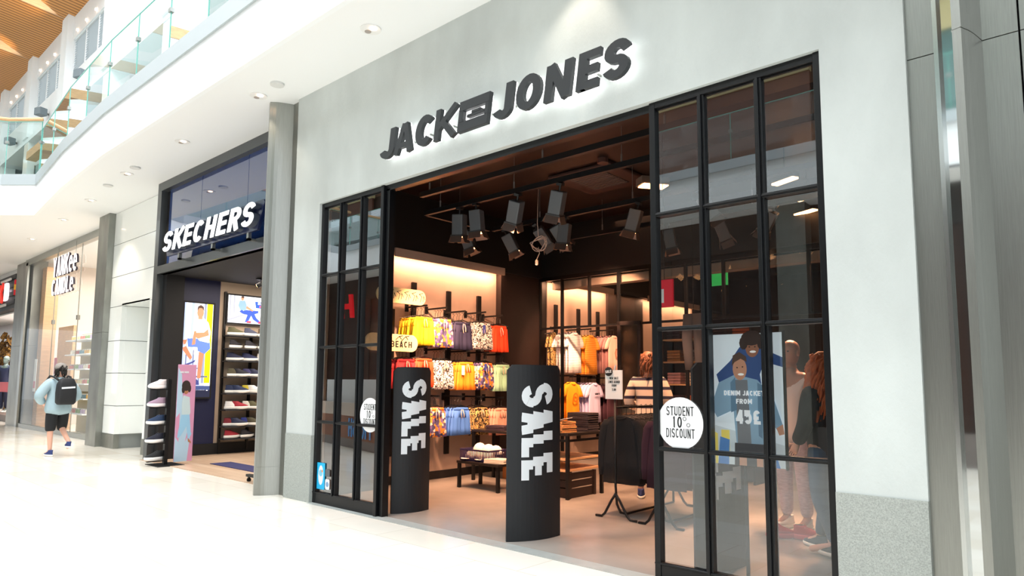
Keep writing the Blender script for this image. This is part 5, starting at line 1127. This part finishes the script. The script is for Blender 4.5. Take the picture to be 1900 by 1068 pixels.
# mannequins
t, J, k = figure('mannequin', 'bald mannequin in a pale t-shirt, open leaf print shirt and pale jeans beside the poster', 'mannequin', (-2.56,7.12,0), R(165), 1.90, dict(), m_manq,
  [('tshirt', mat('manq tee','e8cfc4',.85), TOPS(.005), 0), ('jeans', mat('mannequin jeans','b59a9e',.85,noise=.15,nscale=20,stretch=(1,1,4)), LEG(.98,.005), 0), ('open_shirt', c_leaf, [(['shl',('shl','ell',.5),'ell'],[.08,.066,.062]), (['shr',('shr','elr',.5),'elr'],[.08,.066,.062]), ([('shl','pel',.15),('shl','pel',.5),('hpl','shl',.1)],[.08,.075,.07]), ([('shr','pel',.15),('shr','pel',.5),('hpr','shr',.1)],[.08,.075,.07])], 0)], (mat('white shoe','e9e2dc',.7), mat('sole white','ecebe6',.6)))
t, J, k = figure('mannequin', 'mannequin in dark jacket and trousers with white trainers, behind the orange-haired person', 'mannequin', (-2.30,7.95,0), R(190), 1.88, dict(), m_manq,
  [('jacket', mat('dark jacket','232025',.85), TOP(.01), 0), ('trousers', mat('charcoal trousers','26262b',.85), LEG(.95), 0)], (mat('white shoe','e9e2dc',.7), mat('sole white','ecebe6',.6)))
t, J, k = figure('mannequin', 'far mannequin in a navy tracksuit with orange stripes at the far left window', 'mannequin', (-31.3,6.2,.22), R(215), 2.1, dict(), mat('green grey head','5b6a66',.5),
  [('tracksuit_top', mat('track navy','16203c',.7), TOP(.02), 0), ('tracksuit_trousers', mat('track navy','16203c',.7), LEG(.97,.01), 0)], (mat('white shoe','e9e2dc',.7), mat('sole white','ecebe6',.6)))
for q in 'lr': a, b, c = (Vector(J[x+q][0]) for x in ('sh','el','wr')); s = -1 if q == 'l' else 1; MB().tube([a+Vector((s*.085,0,0)), b+Vector((s*.075,0,0)), c+Vector((s*.065,0,0))], .018, 6).build('stripe', mat('stripe orange','e0683a',.6), t, smooth=True)
shoe((-2.52,6.62,.0), R(-60), 'b3202c', 'left red trainer on the floor in front of the pale mannequin', sole='c8403f')
shoe((-2.30,6.70,.0), R(-75), 'b3202c', 'right red trainer on the floor in front of the pale mannequin', sole='c8403f')
for o in (shoe0, jar0, shorts0, tee0, sweat0, hang):
    for c in [o]+kids(o): COL.objects.unlink(c)

# ================================================================== OPPOSITE SIDE OF THE MALL (seen reflected)
bx(-60,-5.4,0,5,-5.2,.6).build('wall_opposite', mat('opp plinth','6b6460',.6), kind='structure')
bx(-60,-9.2,0,5,-9.0,5.19).build('wall_opposite_back', mat('opp dark','2b2320',.8), kind='structure')
bx(-60,-9.2,5.19,5,-4.3,5.24).build('ceiling_opposite', m_soffit, kind='structure')
bx(-60,-4.36,5.186,5,-4.3,6.0).build('wall_opposite_fascia', m_white, kind='structure')
bx(-60,-4.42,6.0,5,-4.24,6.2).build('trim_28', mat('grey kerb','b9c1c4',.4,.3), kind='structure')
bx(-60,-9.2,5.8,5,-4.4,5.95).build('floor_opposite', mat('upper floor','c9c9c4',.4), kind='structure')
bx(-60,-8.2,5.95,5,-8.0,10.2).build('wall_opposite_upper', mat('opp upper','5d4a42',.7), kind='structure')
bx(-60,-9.0,10.2,5,-6.5,12.5).build('wall_opposite_top', m_white, kind='structure')
t = balustrade('glass balustrade of the gallery on the opposite side of the mall', [(-26,-4.33),(4,-4.33)], 6.2, 7.25, 2.0)
for i in range(7):
    x = 1-6*i
    bx(x-.3,-5.4,0,x+.3,-4.9,5.19).build('trim_29', m_steel_d, kind='structure')
    w_ = thing('opposite_shop_front', 'dark mirrored shop front across the mall, '+ORD[i]+' from the near end', 'shop front', (x-3, -5.3, 0)); m = MB(); m.box(-2.7,-.05,.6,-2.6,.05,4.5); m.box(2.6,-.05,.6,2.7,.05,4.5); m.box(-2.7,-.05,4.4,2.7,.05,5.18); m.box(-.04,-.05,.6,.04,.05,4.4); m.build('frame', mat('opp frame','2a2624',.5), w_); bx(-2.6,-.01,.6,2.6,.01,4.4).build('pane', mat('opp pane','33241f',.3), w_)
    w_ = thing('opposite_upper_shop', 'upper mirrored shop front across the mall, '+ORD[i]+' from the near end', 'shop front', (x-3, -7.75, 5.95)); bx(-2.6,-.05,0,2.6,.05,3.3).build('pane', mat('opp pane %d' % (i%3), ['4d6a66','6b4638','3b4a4e'][i%3], .3), w_); bx(-2.6,-.1,3.3,2.6,.1,4.0).build('lintel', mat('opp lintel','b9ad82',.6,emit=.3), w_)
sg = thing('hanging_sign', 'large red slanted H letter sign across the mall, mirrored in the left glazed panel', 'shop sign', (-20.3,-4.85,3.72)); put(text_polys('H', .85, .22, .95, .1, slant=.15), (0,0,0), (-1,0,0), (0,0,1), (0,1,0), .08).build('letter', mat('H red','d8121e',.5,emit=1.0), sg)
t = thing('food_kiosk', 'brown fronted kiosk counter lettered FRESH, mirrored in the left glazed panel', 'kiosk', (-11.3,.72,0), math.atan2(.64,2.75)); bx(-3.4,-.7,0,0,0,.2).build('plinth', mat('kiosk grey','6f6f6f',.5), t); bx(-3.4,-.7,.2,0,.02,.70).build('front', mat('kiosk brown','7a4a30',.5), t); bx(-3.45,-.75,.70,.05,.06,.98).build('counter', mat('kiosk marble','b9aea2',.3), t)
bx(-3.4,-.5,.98,0,-.1,1.5).build('glass_case', mat('case','c9ced0',.2), t); put(text_polys('FRESH', .40, .16, .55, .12), (-.35,.03,.25), (-1,0,0), (0,0,1), (0,1,0), .01).build('lettering', mat('kiosk blue','3f8fd0',.5,emit=.2), t)
